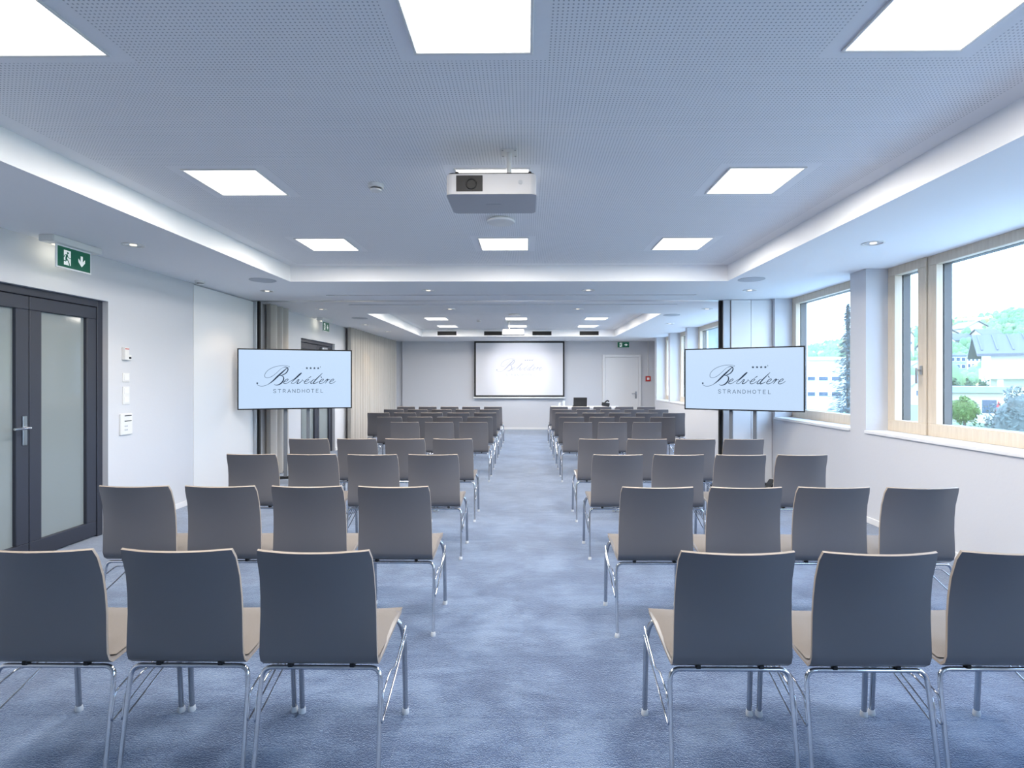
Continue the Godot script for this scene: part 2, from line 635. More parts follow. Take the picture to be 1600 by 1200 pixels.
func build_windows() -> void:
	var where := ["nearest the wall behind the chairs", "a little behind the last row of chairs", "beside the last row of chairs", "with a narrow opening sash next to the pier", "between two piers behind the right display", "just past the folding partition", "second past the folding partition", "nearest the far wall"]
	for i in WINDOWS.size():
		var v: Array = WINDOWS[i]
		var w := thing("window_%d" % (i + 1), "pale oak framed window " + where[i], "window", Vector3.ZERO, 0.0, "", "structure")
		var st := new_st()
		room_box(st, RIGHT - 0.02, 3.6, SILL - 0.03, SILL, v[0], v[1], 0.004)
		put("sill", st, M.white_lacquer, w)
		var parts := []
		if v[2] > 0.0:
			parts = [[v[0], v[1] - v[2] - 0.004, "frame"], [v[1] - v[2], v[1], "casement"]]
		else:
			parts = [[v[0], v[1], "frame"]]
		for q in parts:
			var a: float = q[0]
			var b: float = q[1]
			var fw := 0.10
			var fb := 0.11
			var x0 := 3.575 if q[2] == "casement" else 3.59
			var fr := new_st()
			room_box(fr, x0, 3.65, SILL, SILL + fb, a, b, 0.003)
			room_box(fr, x0, 3.65, SOFFIT - 0.085, SOFFIT, a, b, 0.003)
			room_box(fr, x0, 3.65, SILL + fb, SOFFIT - 0.085, a, a + fw, 0.003)
			room_box(fr, x0, 3.65, SILL + fb, SOFFIT - 0.085, b - fw, b, 0.003)
			var f := put(q[2], fr, M.oak, w)
			var cl := new_st()
			room_box(cl, 3.662, 3.73, SILL, SILL + fb, a, b)
			room_box(cl, 3.662, 3.73, SOFFIT - 0.085, SOFFIT, a, b)
			room_box(cl, 3.662, 3.73, SILL + fb, SOFFIT - 0.085, a, a + fw)
			room_box(cl, 3.662, 3.73, SILL + fb, SOFFIT - 0.085, b - fw, b)
			put("outer_cladding", cl, M.cladding, f)
			var gl := new_st()
			room_box(gl, 3.6555, 3.6565, SILL + fb, SOFFIT - 0.085, a + fw, b - fw)
			put("pane", gl, M.glass, f)
			if q[2] == "casement":
				var h := new_st()
				room_box(h, x0 - 0.012, x0, 1.45, 1.53, a + 0.035, a + 0.065, 0.003)
				room_box(h, x0 - 0.05, x0 - 0.01, 1.485, 1.50, a + 0.042, a + 0.058, 0.003)
				room_box(h, x0 - 0.055, x0 - 0.042, 1.37, 1.51, a + 0.04, a + 0.06, 0.004)
				put("handle", h, M.steel, f)

func side_door(called: String, label: String, r: Array, split: float) -> void:
	var w := thing(called, label, "door", Vector3.ZERO, 0.0, "", "structure")
	var xo := LEFT - 0.05
	var st := new_st()
	room_box(st, xo - 0.06, xo, 0, DOOR_TOP, r[0], r[0] + 0.06, 0.003)
	room_box(st, xo - 0.06, xo, 0, DOOR_TOP, r[1] - 0.06, r[1], 0.003)
	room_box(st, xo - 0.06, xo, DOOR_TOP - 0.06, DOOR_TOP, r[0] + 0.06, r[1] - 0.06, 0.003)
	put("frame", st, M.anthracite, w)
	for q in [[r[0] + 0.064, split - 0.003], [split + 0.003, r[1] - 0.064]]:
		var a: float = q[0]
		var b: float = q[1]
		var lo := 0.012
		var hi := DOOR_TOP - 0.064
		var s := 0.105
		var lf := new_st()
		room_box(lf, xo - 0.055, xo - 0.006, lo, lo + 0.13, a, b, 0.004)
		room_box(lf, xo - 0.055, xo - 0.006, hi - s, hi, a, b, 0.004)
		room_box(lf, xo - 0.055, xo - 0.006, lo + 0.13, hi - s, a, a + s, 0.004)
		room_box(lf, xo - 0.055, xo - 0.006, lo + 0.13, hi - s, b - s, b, 0.004)
		var leaf := put("leaf", lf, M.anthracite, w)
		var g := new_st()
		room_box(g, xo - 0.044, xo - 0.036, lo + 0.12, hi - s + 0.01, a + s - 0.01, b - s + 0.01)
		put("frosted_pane", g, M.frosted, leaf)
		if a < split - 0.1 and b < split:
			var h := new_st()
			room_box(h, xo - 0.006, xo + 0.004, 0.90, 1.125, split - 0.062, split - 0.026, 0.003)
			put("handle_plate", h, M.steel, leaf)
			h = new_st()
			tube(h, fillet([Vector3(xo, 1.035, -(split - 0.044)), Vector3(xo + 0.055, 1.035, -(split - 0.044)), Vector3(xo + 0.055, 1.035, -(split - 0.185))], 0.02), 0.010, 8)
			put("lever", h, M.chrome, leaf)
	var c := new_st()
	room_box(c, xo - 0.006, xo + 0.045, hi_closer() - 0.03, hi_closer() + 0.03, split + 0.15, split + 0.4, 0.006)
	if called == "door_2":
		put("door_closer", c, M.aluminium, w)
	# wall of the corridor behind the milky glass keeps the opening closed
	var k := new_st()
	room_box(k, -4.1, xo - 0.08, 0, DOOR_TOP, r[0], r[1])
	put("rear_lining", k, M.wall_paint, w)

func hi_closer() -> float:
	return DOOR_TOP - 0.13

func build_doors() -> void:
	side_door("door_1", "dark framed double door with frosted panes under the large exit sign", DOOR1, 4.165)
	side_door("door_2", "dark framed frosted door behind the left display", DOOR2, 9.95)
	# white door in the far wall
	var w := thing("door_3", "white door with lever handle beside the projection screen", "door", Vector3(0, 0, -FAR), 0.0, "", "structure")
	var st := new_st()
	cbox(st, Vector3(2.16, 0, 0), Vector3(2.23, 2.12, 0.05), 0.004)
	cbox(st, Vector3(3.18, 0, 0), Vector3(3.25, 2.12, 0.05), 0.004)
	cbox(st, Vector3(2.23, 2.05, 0), Vector3(3.18, 2.12, 0.05), 0.004)
	put("frame", st, M.white_lacquer, w)
	var lf := box_part("leaf", Vector3(2.234, 0.008, 0), Vector3(3.176, 2.046, 0.016), 0.003, M.white_lacquer, w)
	st = new_st()
	cbox(st, Vector3(3.08, 0.88, 0.016), Vector3(3.13, 1.08, 0.024), 0.003)
	put("handle_plate", st, M.steel, lf)
	st = new_st()
	tube(st, fillet([Vector3(3.105, 1.02, 0.02), Vector3(3.105, 1.02, 0.07), Vector3(2.98, 1.02, 0.07)], 0.02), 0.010, 8)
	put("lever", st, M.chrome, lf)

# ------------------------------------------------------------------ ceiling lights
func build_panels() -> void:
	var rooms := [[PANEL_D1, "front room"], [PANEL_D2, "far room"]]
	var cols := ["door-side", "middle", "window-side"]
	var lens_st := new_st()
	var h := PANEL * 0.5
	cbox(lens_st, Vector3(-h, -0.004, -h), Vector3(h, 0.0, h), 0.001)
	var lens: ArrayMesh = lens_st.commit()
	var rim_st := new_st()
	var o := h + 0.012
	cbox(rim_st, Vector3(-o, -0.007, -o), Vector3(o, 0, -h), 0.002)
	cbox(rim_st, Vector3(-o, -0.007, h), Vector3(o, 0, o), 0.002)
	cbox(rim_st, Vector3(-o, -0.007, -h), Vector3(-h, 0, h), 0.002)
	cbox(rim_st, Vector3(h, -0.007, -h), Vector3(o, 0, h), 0.002)
	var rim: ArrayMesh = rim_st.commit()
	var count := ["first", "second", "third", "fourth", "fifth"]
	for r in rooms:
		var ds: Array = r[0]
		for j in ds.size():
			for i in 3:
				var n: int = ds.size() - 1 - j
				var label := "square white LED ceiling panel, %s row from the screen in the %s, %s column" % [count[n], r[1], cols[i]]
				var t := thing("ceiling_light", label, "ceiling light", Vector3(PANEL_X[i], RAISED - 0.0005, -ds[j]), 0.0, "square LED ceiling panels")
				put_mesh("diffuser", lens, M.diffuser, t)
				put_mesh("frame", rim, M.white_plastic, t)
				var a := AreaLight3D.new()
				a.name = "panel_light"
				a.area_size = Vector2(PANEL, PANEL)
				a.light_color = PANEL_TINT
				a.light_energy = PANEL_ENERGY
				a.set("area_range", 20.0)
				a.shadow_enabled = true
				a.position = Vector3(0, -0.012, 0)
				a.rotation.x = -PI / 2
				t.add_child(a)

# ------------------------------------------------------------------ chairs
# local axes: +z is the rear of the chair, y up, origin on the floor
const SHELL_PROFILE := [[-0.172, 0.424], [-0.160, 0.432], [-0.13, 0.436], [-0.05, 0.429], [0.05, 0.416], [0.12, 0.403], [0.16, 0.398], [0.188, 0.402], [0.206, 0.418], [0.215, 0.445], [0.221, 0.50], [0.229, 0.58], [0.241, 0.65], [0.259, 0.72], [0.284, 0.79], [0.298, 0.822]]

func shell_point(i: int, u: float, push: float) -> Vector3:
	var n: int = SHELL_PROFILE.size()
	var p := Vector2(SHELL_PROFILE[i][0], SHELL_PROFILE[i][1])
	var a := Vector2(SHELL_PROFILE[maxi(i - 1, 0)][0], SHELL_PROFILE[maxi(i - 1, 0)][1])
	var b := Vector2(SHELL_PROFILE[mini(i + 1, n - 1)][0], SHELL_PROFILE[mini(i + 1, n - 1)][1])
	var t := (b - a).normalized()
	var nrm := Vector2(-t.y, t.x)      # towards the sitter
	var half: float
	if i <= 7:
		half = lerpf(0.212, 0.205, i / 7.0)
	else:
		half = lerpf(0.206, 0.197, (p.y - 0.43) / 0.39)
	# rounded corners at the two free edges
	if i == n - 1:
		half -= 0.006
	elif i == 0:
		half -= 0.02
	elif i == 1:
		half -= 0.006
	# plan curve of the back, slight dish of the seat
	var lift := clampf((p.y - 0.45) / 0.3, 0.0, 1.0)
	var bend := -0.036 * lift * u * u
	p += nrm * push
	var y := p.y
	if i <= 6:
		y += 0.008 * u * u
	return Vector3(u * half, y, p.x + bend)

func surf(st: SurfaceTool, rows: int, cols: int, at: Callable, flip: float) -> void:
	var pts := []
	for i in rows:
		var r := []
		for j in cols:
			r.append(at.call(i, j))
		pts.append(r)
	var nr := []
	for i in rows:
		var r := []
		for j in cols:
			var du: Vector3 = pts[i][mini(j + 1, cols - 1)] - pts[i][maxi(j - 1, 0)]
			var dv: Vector3 = pts[mini(i + 1, rows - 1)][j] - pts[maxi(i - 1, 0)][j]
			r.append(du.cross(dv).normalized() * flip)
		nr.append(r)
	for i in rows - 1:
		for j in cols - 1:
			tri(st, pts[i][j], pts[i][j + 1], pts[i + 1][j + 1], nr[i][j], nr[i][j + 1], nr[i + 1][j + 1])
			tri(st, pts[i][j], pts[i + 1][j + 1], pts[i + 1][j], nr[i][j], nr[i + 1][j + 1], nr[i + 1][j])

func make_chair() -> Node3D:
	var t := Node3D.new()
	var n: int = SHELL_PROFILE.size()
	var cols := 13
	var th := 0.0046
	var st := new_st()
	# du = +x, dv = along the profile: cross points to the rear / underside
	surf(st, n, cols, func(i, j): return shell_point(i, -1.0 + 2.0 * j / (cols - 1), th), -1.0 if surface_sign() else 1.0)
	surf(st, n, cols, func(i, j): return shell_point(i, -1.0 + 2.0 * j / (cols - 1), -th), 1.0 if surface_sign() else -1.0)
	var shell := put("shell", st, M.shell, t)
	# plywood edge all round
	st = new_st()
	var loop := []
	for j in cols:
		loop.append([0, -1.0 + 2.0 * j / (cols - 1)])
	for i in range(1, n):
		loop.append([i, 1.0])
	for j in range(cols - 2, -1, -1):
		loop.append([n - 1, -1.0 + 2.0 * j / (cols - 1)])
	for i in range(n - 2, 0, -1):
		loop.append([i, -1.0])
	for k in loop.size():
		var p: Array = loop[k]
		var q: Array = loop[(k + 1) % loop.size()]
		var a := shell_point(p[0], p[1], th)
		var b := shell_point(q[0], q[1], th)
		var c := shell_point(q[0], q[1], -th)
		var d := shell_point(p[0], p[1], -th)
		var nm := (b - a).cross(d - a).normalized()
		var mid := (a + b + c + d) * 0.25
		if nm.dot(mid - Vector3(0, 0.5, 0.12)) < 0.0:
			nm = -nm
		flat(st, a, b, c, d, nm)
	put("edge", st, M.ply_edge, shell)
	# seat pad
	st = new_st()
	var pr := 8
	var pc := 9
	var pad := func(i, j):
		var u: float = -1.0 + 2.0 * j / (pc - 1)
		var v: float = float(i) / (pr - 1)
		var z := lerpf(-0.165, 0.165, v)
		var e := 1.0 - pow(absf(u), 6.0)
		var f := 1.0 - pow(absf(2.0 * v - 1.0), 8.0)
		var y := lerpf(0.438, 0.402, v) + 0.008 * u * u + 0.004 + 0.020 * sqrt(maxf(0.0, e * f))
		return Vector3(u * lerpf(0.208, 0.198, v), y, z)
	surf(st, pr, pc, pad, -1.0 if surface_sign() else 1.0)
	put("seat_pad", st, M.seat_cloth, t)
	# rear rail with both bends, then the legs
	var r := 0.0085
	st = new_st()
	var y0 := 0.383
	tube(st, fillet([Vector3(-0.212, 0.31, 0.198), Vector3(-0.208, y0, 0.186), Vector3(0.208, y0, 0.186), Vector3(0.212, 0.31, 0.198)], 0.045, 6), r, 8, false)
	put("rear_rail", st, M.chrome, t)
	for s in [-1.0, 1.0]:
		st = new_st()
		bar(st, Vector3(s * 0.212, 0.315, 0.1975), Vector3(s * 0.216, 0.012, 0.246), r)
		var leg := put("leg", st, M.chrome, t)
		st = new_st()
		lathe(st, [Vector2(0, 0.0), Vector2(0.014, 0.0), Vector2(0.0145, 0.008), Vector2(0.011, 0.022), Vector2(0.0, 0.022)], Vector3(s * 0.216, 0, 0.246), 10)
		put("foot_cap", st, M.clear_foot, leg)
		st = new_st()
		tube(st, fillet([Vector3(s * 0.10, 0.405, -0.145), Vector3(s * 0.195, 0.412, -0.145), Vector3(s * 0.216, 0.34, -0.155), Vector3(s * 0.218, 0.012, -0.175)], 0.05, 5), 0.0105, 8)
		leg = put("leg", st, M.grey_leg, t)
		st = new_st()
		lathe(st, [Vector2(0, 0.0), Vector2(0.0145, 0.0), Vector2(0.015, 0.008), Vector2(0.0125, 0.022), Vector2(0.0, 0.022)], Vector3(s * 0.218, 0, -0.175), 10)
		put("foot_cap", st, M.clear_foot, leg)
		# thin coupling loop between front and rear leg
		st = new_st()
		var x: float = s * 0.222
		tube(st, fillet([Vector3(x, 0.37, -0.165), Vector3(x, 0.30, 0.02), Vector3(x, 0.325, 0.10), Vector3(x, 0.30, 0.20), Vector3(x, 0.20, 0.222), Vector3(x, 0.24, 0.10), Vector3(x, 0.335, -0.163)], 0.02, 3), 0.0038, 6)
		put("coupling_wire", st, M.chrome, t)
		# seat bearer under the shell
		st = new_st()
		tube(st, PackedVector3Array([Vector3(s * 0.10, 0.405, -0.145), Vector3(s * 0.105, 0.39, 0.10), Vector3(s * 0.11, y0, 0.186)]), 0.007, 6)
		put("bearer", st, M.chrome, t)
		st = new_st()
		cbox(st, Vector3(s * 0.11 - 0.008, y0 + 0.004, 0.172), Vector3(s * 0.11 + 0.008, y0 + 0.018, 0.196), 0.002)
		put("spacer", st, M.rubber, t)
	return t

func surface_sign() -> bool:
	return true

const ROWS := [[11.85, 5], [10.75, 5], [9.62, 5], [8.52, 4], [7.48, 3], [5.36, 4], [4.235, 4], [2.968, 4], [1.86, 3]]

func build_chairs() -> void:
	var proto := make_chair()
	var rows := ["first", "second", "third", "fourth", "fifth", "sixth", "seventh", "eighth", "ninth"]
	var seats := ["aisle seat", "second seat from the aisle", "third seat from the aisle", "fourth seat from the aisle", "fifth seat from the aisle"]
	rng.seed = 41
	var first := true
	for side in [-1, 1]:
		for r in ROWS.size():
			for k in ROWS[r][1]:
				var o: Node3D = proto if first else proto.duplicate()
				first = false
				o.name = numbered("stacking_chair")
				add_child(o)
				var x: float = (-0.724 - 0.475 * k) if side < 0 else (0.714 + 0.475 * k)
				o.position = Vector3(x + rng.randf_range(-0.002, 0.002), 0, -(ROWS[r][0] + 0.246) + rng.randf_range(-0.008, 0.008))
				o.rotation.y = rng.randf_range(-0.004, 0.004)
				var block := "door-side" if side < 0 else "window-side"
				tag(o, "dark grey shell chair, %s block, %s row from screen, %s" % [block, rows[r], seats[k]], "chair", "grey shell chairs in rows")

# ------------------------------------------------------------------ lettering drawn as strokes
var ink: PackedFloat32Array
var ink_w := 0
var ink_h := 0
var pen := Transform2D()

func ink_begin(w: int, h: int) -> void:
	ink_w = w
	ink_h = h
	ink = PackedFloat32Array()
	ink.resize(w * h)
	ink.fill(0.0)

func dab(x: float, y: float, r: float, v := 1.0) -> void:
	for j in range(maxi(0, int(y - r - 1)), mini(ink_h, int(y + r + 2))):
		for i in range(maxi(0, int(x - r - 1)), mini(ink_w, int(x + r + 2))):
			var c := clampf(r + 0.5 - Vector2(i + 0.5 - x, j + 0.5 - y).length(), 0.0, 1.0) * v
			var k := j * ink_w + i
			if c > ink[k]:
				ink[k] = c

# smooth stroke through points; width swells in the middle like a pointed pen
func stroke(pts: Array, w0: float, w1: float, sc: float, smooth := true) -> void:
	var curve := Curve2D.new()
	for i in pts.size():
		var p: Vector2 = pts[i]
		var a: Vector2 = pts[maxi(i - 1, 0)]
		var b: Vector2 = pts[mini(i + 1, pts.size() - 1)]
		var t := (b - a) / 6.0 if smooth else Vector2.ZERO
		curve.add_point(p, -t, t)
	curve.bake_interval = 2.0
	var len := curve.get_baked_length()
	var s := 0.0
	while s <= len:
		var p: Vector2 = pen * curve.sample_baked(s)
		var w := lerpf(w0, w1, sin(PI * s / maxf(len, 0.01)))
		dab(p.x * sc, p.y * sc, w * sc * 0.5)
		s += 1.0 / sc * 0.5

func v2(a: Array) -> Array:
	var o := []
	for i in range(0, a.size(), 2):
		o.append(Vector2(a[i], a[i + 1]))
	return o

func star(cx: float, cy: float, r: float, sc: float) -> void:
	var poly := PackedVector2Array()
	for k in 10:
		var a := -PI / 2 + TAU * k / 10.0
		poly.append((pen * Vector2(cx, cy)) * sc + Vector2(cos(a), sin(a)) * (r if k % 2 == 0 else r * 0.45) * sc)
	fill_poly(poly)

func fill_poly(poly: PackedVector2Array) -> void:
	var lo := poly[0]
	var hi := poly[0]
	for p in poly:
		lo = lo.min(p)
		hi = hi.max(p)
	for j in range(maxi(0, int(lo.y)), mini(ink_h, int(hi.y) + 1)):
		for i in range(maxi(0, int(lo.x)), mini(ink_w, int(hi.x) + 1)):
			var c := 0.0
			for q in 4:
				if Geometry2D.is_point_in_polygon(Vector2(i + 0.25 + 0.5 * (q % 2), j + 0.25 + 0.5 * (q / 2)), poly):
					c += 0.25
			ink[j * ink_w + i] = maxf(ink[j * ink_w + i], c)

# the hotel's lettering; drawn in a 1600 x 800 frame
func draw_logo(w: int, h: int) -> void:
	ink_begin(w, h)
	var sc := w / 1600.0
	# capital
	var dot: Vector2 = (pen * Vector2(246, 438)) * sc
	dab(dot.x, dot.y, 12 * sc)
	stroke(v2([246, 438, 250, 462, 292, 480, 350, 474, 410, 445, 470, 395]), 4, 5, sc)
	stroke(v2([400, 452, 460, 405, 520, 345, 580, 288, 640, 232, 668, 208]), 6, 22, sc)
	stroke(v2([668, 208, 692, 196, 640, 184, 560, 186, 470, 208, 395, 250, 352, 305, 352, 350, 392, 360, 450, 338, 510, 290, 560, 240, 600, 212]), 3, 5, sc)
	stroke(v2([600, 212, 640, 205, 668, 228, 662, 262, 632, 298, 590, 320, 552, 328]), 4, 15, sc)
	stroke(v2([552, 328, 592, 336, 608, 364, 600, 405, 570, 442, 530, 464, 495, 466, 478, 452]), 4, 18, sc)
	# small letters
	for x in [0.0, 290.0, 505.0, 655.0]:
		stroke(v2([606 + x, 424, 642 + x, 412, 668 + x, 392, 668 + x, 378, 648 + x, 382, 618 + x, 412, 610 + x, 438, 630 + x, 446, 664 + x, 434, 700 + x, 408]), 4, 9, sc)
	stroke(v2([700, 412, 760, 375, 820, 318, 852, 292, 850, 300, 800, 350, 740, 405, 712, 440]), 5, 13, sc)
	stroke(v2([712, 440, 740, 446, 776, 424, 800, 400]), 4, 6, sc)
	stroke(v2([776, 424, 812, 386, 822, 392, 800, 428, 796, 444, 820, 440, 858, 412, 872, 386]), 4, 11, sc)
	stroke(v2([872, 386, 880, 400, 902, 414]), 4, 5, sc)
	stroke(v2([962, 362, 994, 342]), 6, 9, sc)
	stroke(v2([1062, 384, 1036, 384, 1008, 408, 990, 436, 1004, 446, 1040, 420]), 4, 10, sc)
	stroke(v2([1158, 292, 1110, 340, 1060, 392, 1032, 430, 1034, 446, 1062, 438, 1100, 418]), 5, 14, sc)
	stroke(v2([1136, 338, 1150, 362]), 6, 10, sc)
	stroke(v2([1188, 420, 1222, 386, 1238, 380, 1222, 412, 1198, 444]), 4, 11, sc)
	stroke(v2([1208, 428, 1240, 394, 1262, 384, 1268, 396]), 4, 8, sc)
	# stars
	for k in 4:
		star(936 + 54 * k, 218, 20, sc)
	stroke(v2([1132, 192, 1124, 196, 1134, 202, 1126, 208]), 3, 3, sc)
	# second line in thin capitals
	var letters := {
		"S": [[40, 8, 30, 0, 12, 0, 4, 12, 10, 22, 32, 28, 40, 40, 32, 50, 12, 50, 2, 42]],
		"T": [[0, 0, 42, 0], [21, 0, 21, 50]],
		"R": [[4, 50, 4, 0, 28, 0, 38, 12, 30, 24, 4, 26], [24, 26, 40, 50]],
		"A": [[0, 50, 22, 0, 44, 50], [8, 34, 36, 34]],
		"N": [[4, 50, 4, 0, 40, 50, 40, 0]],
		"D": [[4, 0, 4, 50, 24, 50, 40, 36, 40, 14, 24, 0, 4, 0]],
		"H": [[4, 0, 4, 50], [40, 0, 40, 50], [4, 25, 40, 25]],
		"O": [[22, 0, 6, 8, 0, 25, 6, 42, 22, 50, 38, 42, 44, 25, 38, 8, 22, 0]],
		"E": [[36, 0, 4, 0, 4, 50, 36, 50], [4, 25, 32, 25]],
		"L": [[4, 0, 4, 50, 34, 50]],
	}
	var word := "STRANDHOTEL"
	for i in word.length():
		for l in letters[word[i]]:
			var p := []
			for q in v2(l):
				p.append(q + Vector2(462 + 67.0 * i, 528))
			stroke(p, 5, 5, sc, false)

func ink_image(back: Color, front: Color, strength := 1.0) -> ImageTexture:
	var im := Image.create(ink_w, ink_h, false, Image.FORMAT_RGB8)
	for j in ink_h:
		for i in ink_w:
			im.set_pixel(i, j, back.lerp(front, ink[j * ink_w + i] * strength))
	return ImageTexture.create_from_image(im)

# upright rectangle facing +z with texture coordinates
func print_quad(w: float, h: float) -> ArrayMesh:
	var st := new_st()
	var p := [Vector3(-w / 2, h / 2, 0), Vector3(w / 2, h / 2, 0), Vector3(w / 2, -h / 2, 0), Vector3(-w / 2, -h / 2, 0)]
	var t := [Vector2(0, 0), Vector2(1, 0), Vector2(1, 1), Vector2(0, 1)]
	for k in [0, 1, 2, 0, 2, 3]:
		st.set_normal(Vector3.BACK)
		st.set_uv(t[k])
		st.add_vertex(p[k])
	return st.commit()

# ------------------------------------------------------------------ displays on stands
func build_displays() -> void:
	pen = Transform2D(Vector2(1.012, 0), Vector2(0, 1.07), Vector2(4, 43))
	draw_logo(1024, 576)
	# frame is 16:9, the lettering sits a little above the middle
	var tex := ink_image(c8(200, 225, 255), c8(24, 44, 66))
	var lit := mat("screen_picture", c8(10, 10, 12), 0.25)
	lit.emission_enabled = true
	lit.emission = Color.WHITE
	lit.emission_operator = BaseMaterial3D.EMISSION_OP_MULTIPLY
	lit.emission_texture = tex
	lit.emission_energy_multiplier = 0.75
	pen = Transform2D(Vector2(0.76, 0), Vector2(0, 0.80), Vector2(200, 146))
	draw_logo(1024, 616)
	pen = Transform2D()
	var grey := ink_image(c8(236, 236, 240), c8(190, 191, 203))
	var cloth := mat("screen_cloth", Color.WHITE, 0.85)
	cloth.albedo_texture = grey
	var w := 1.40
	var h := 0.79
	for q in [[Vector3(-3.03, 0, -7.13), 0.338, "beside the cupboard wall"], [Vector3(2.685, 0, -6.785), -0.50, "beside the window wall"]]:
		var place: Vector3 = q[0]
		var s := thing("display_stand", "mobile stand with two slim columns carrying the display %s" % q[2], "stand", place, q[1], "display stands")
		for x in [-0.14, 0.14]:
			box_part("column", Vector3(x - 0.022, 0.11, -0.135), Vector3(x + 0.022, 1.62, -0.095), 0.006, M.column_grey, s)
		box_part("mounting_plate", Vector3(-0.3, 1.2, -0.095), Vector3(0.3, 1.6, -0.083), 0.003, M.black_matt, s)
		for x in [-0.3, 0.3]:
			box_part("foot", Vector3(x - 0.03, 0.085, -0.45), Vector3(x + 0.03, 0.125, 0.28), 0.01, M.black_matt, s)
			for z in [-0.42, 0.25]:
				var st := new_st()
				tube(st, PackedVector3Array([Vector3(x - 0.02, 0.037, z), Vector3(x + 0.02, 0.037, z)]), 0.037, 12)
				cbox(st, Vector3(x - 0.012, 0.05, z - 0.012), Vector3(x + 0.012, 0.09, z + 0.012), 0.002)
				put("caster", st, M.rubber, s)
		box_part("cross_bar", Vector3(-0.3, 0.088, -0.14), Vector3(0.3, 0.122, -0.09), 0.006, M.black_matt, s)
		var t := thing("display", "large flat screen showing dark script lettering on pale blue, %s" % q[2], "display", place + Vector3(0, 1.018, 0), q[1], "flat screens on stands")
		var st := new_st()
		cbox(st, Vector3(-w / 2, 0, -0.028), Vector3(w / 2, h, 0), 0.003)
		put("housing", st, M.black_matt, t)
		st = new_st()
		cbox(st, Vector3(-w / 2 + 0.02, 0.02, -0.083), Vector3(w / 2 - 0.005, 0.26, -0.028), 0.008)
		put("rear_cover", st, M.black_matt, t)
		var p := put_mesh("screen", print_quad(w - 0.032, h - 0.032), lit, t)
		p.position = Vector3(0, h / 2, 0.0008)
	# projection screen
	var ps := thing("projection_screen", "white projection screen with black border and faint script lettering on far wall", "projection screen", Vector3(-0.19, 0, -15.28))
	box_part("case", Vector3(-1.33, 2.505, -0.09), Vector3(1.33, 2.5019, 0.02), 0.0, M.white_plastic, ps)
	box_part("border", Vector3(-1.27, 0.93, -0.006), Vector3(1.27, 2.495, 0.0), 0.0, M.black_matt, ps)
	var pc := put_mesh("cloth", print_quad(2.45, 1.475), cloth, ps)
	pc.position = Vector3(0, 1.7125, 0.0012)
	var st2 := new_st()
	cbox(st2, Vector3(-1.3, 0.885, -0.02), Vector3(1.3, 0.928, 0.014), 0.006)
	put("bottom_bar", st2, M.white_plastic, ps)

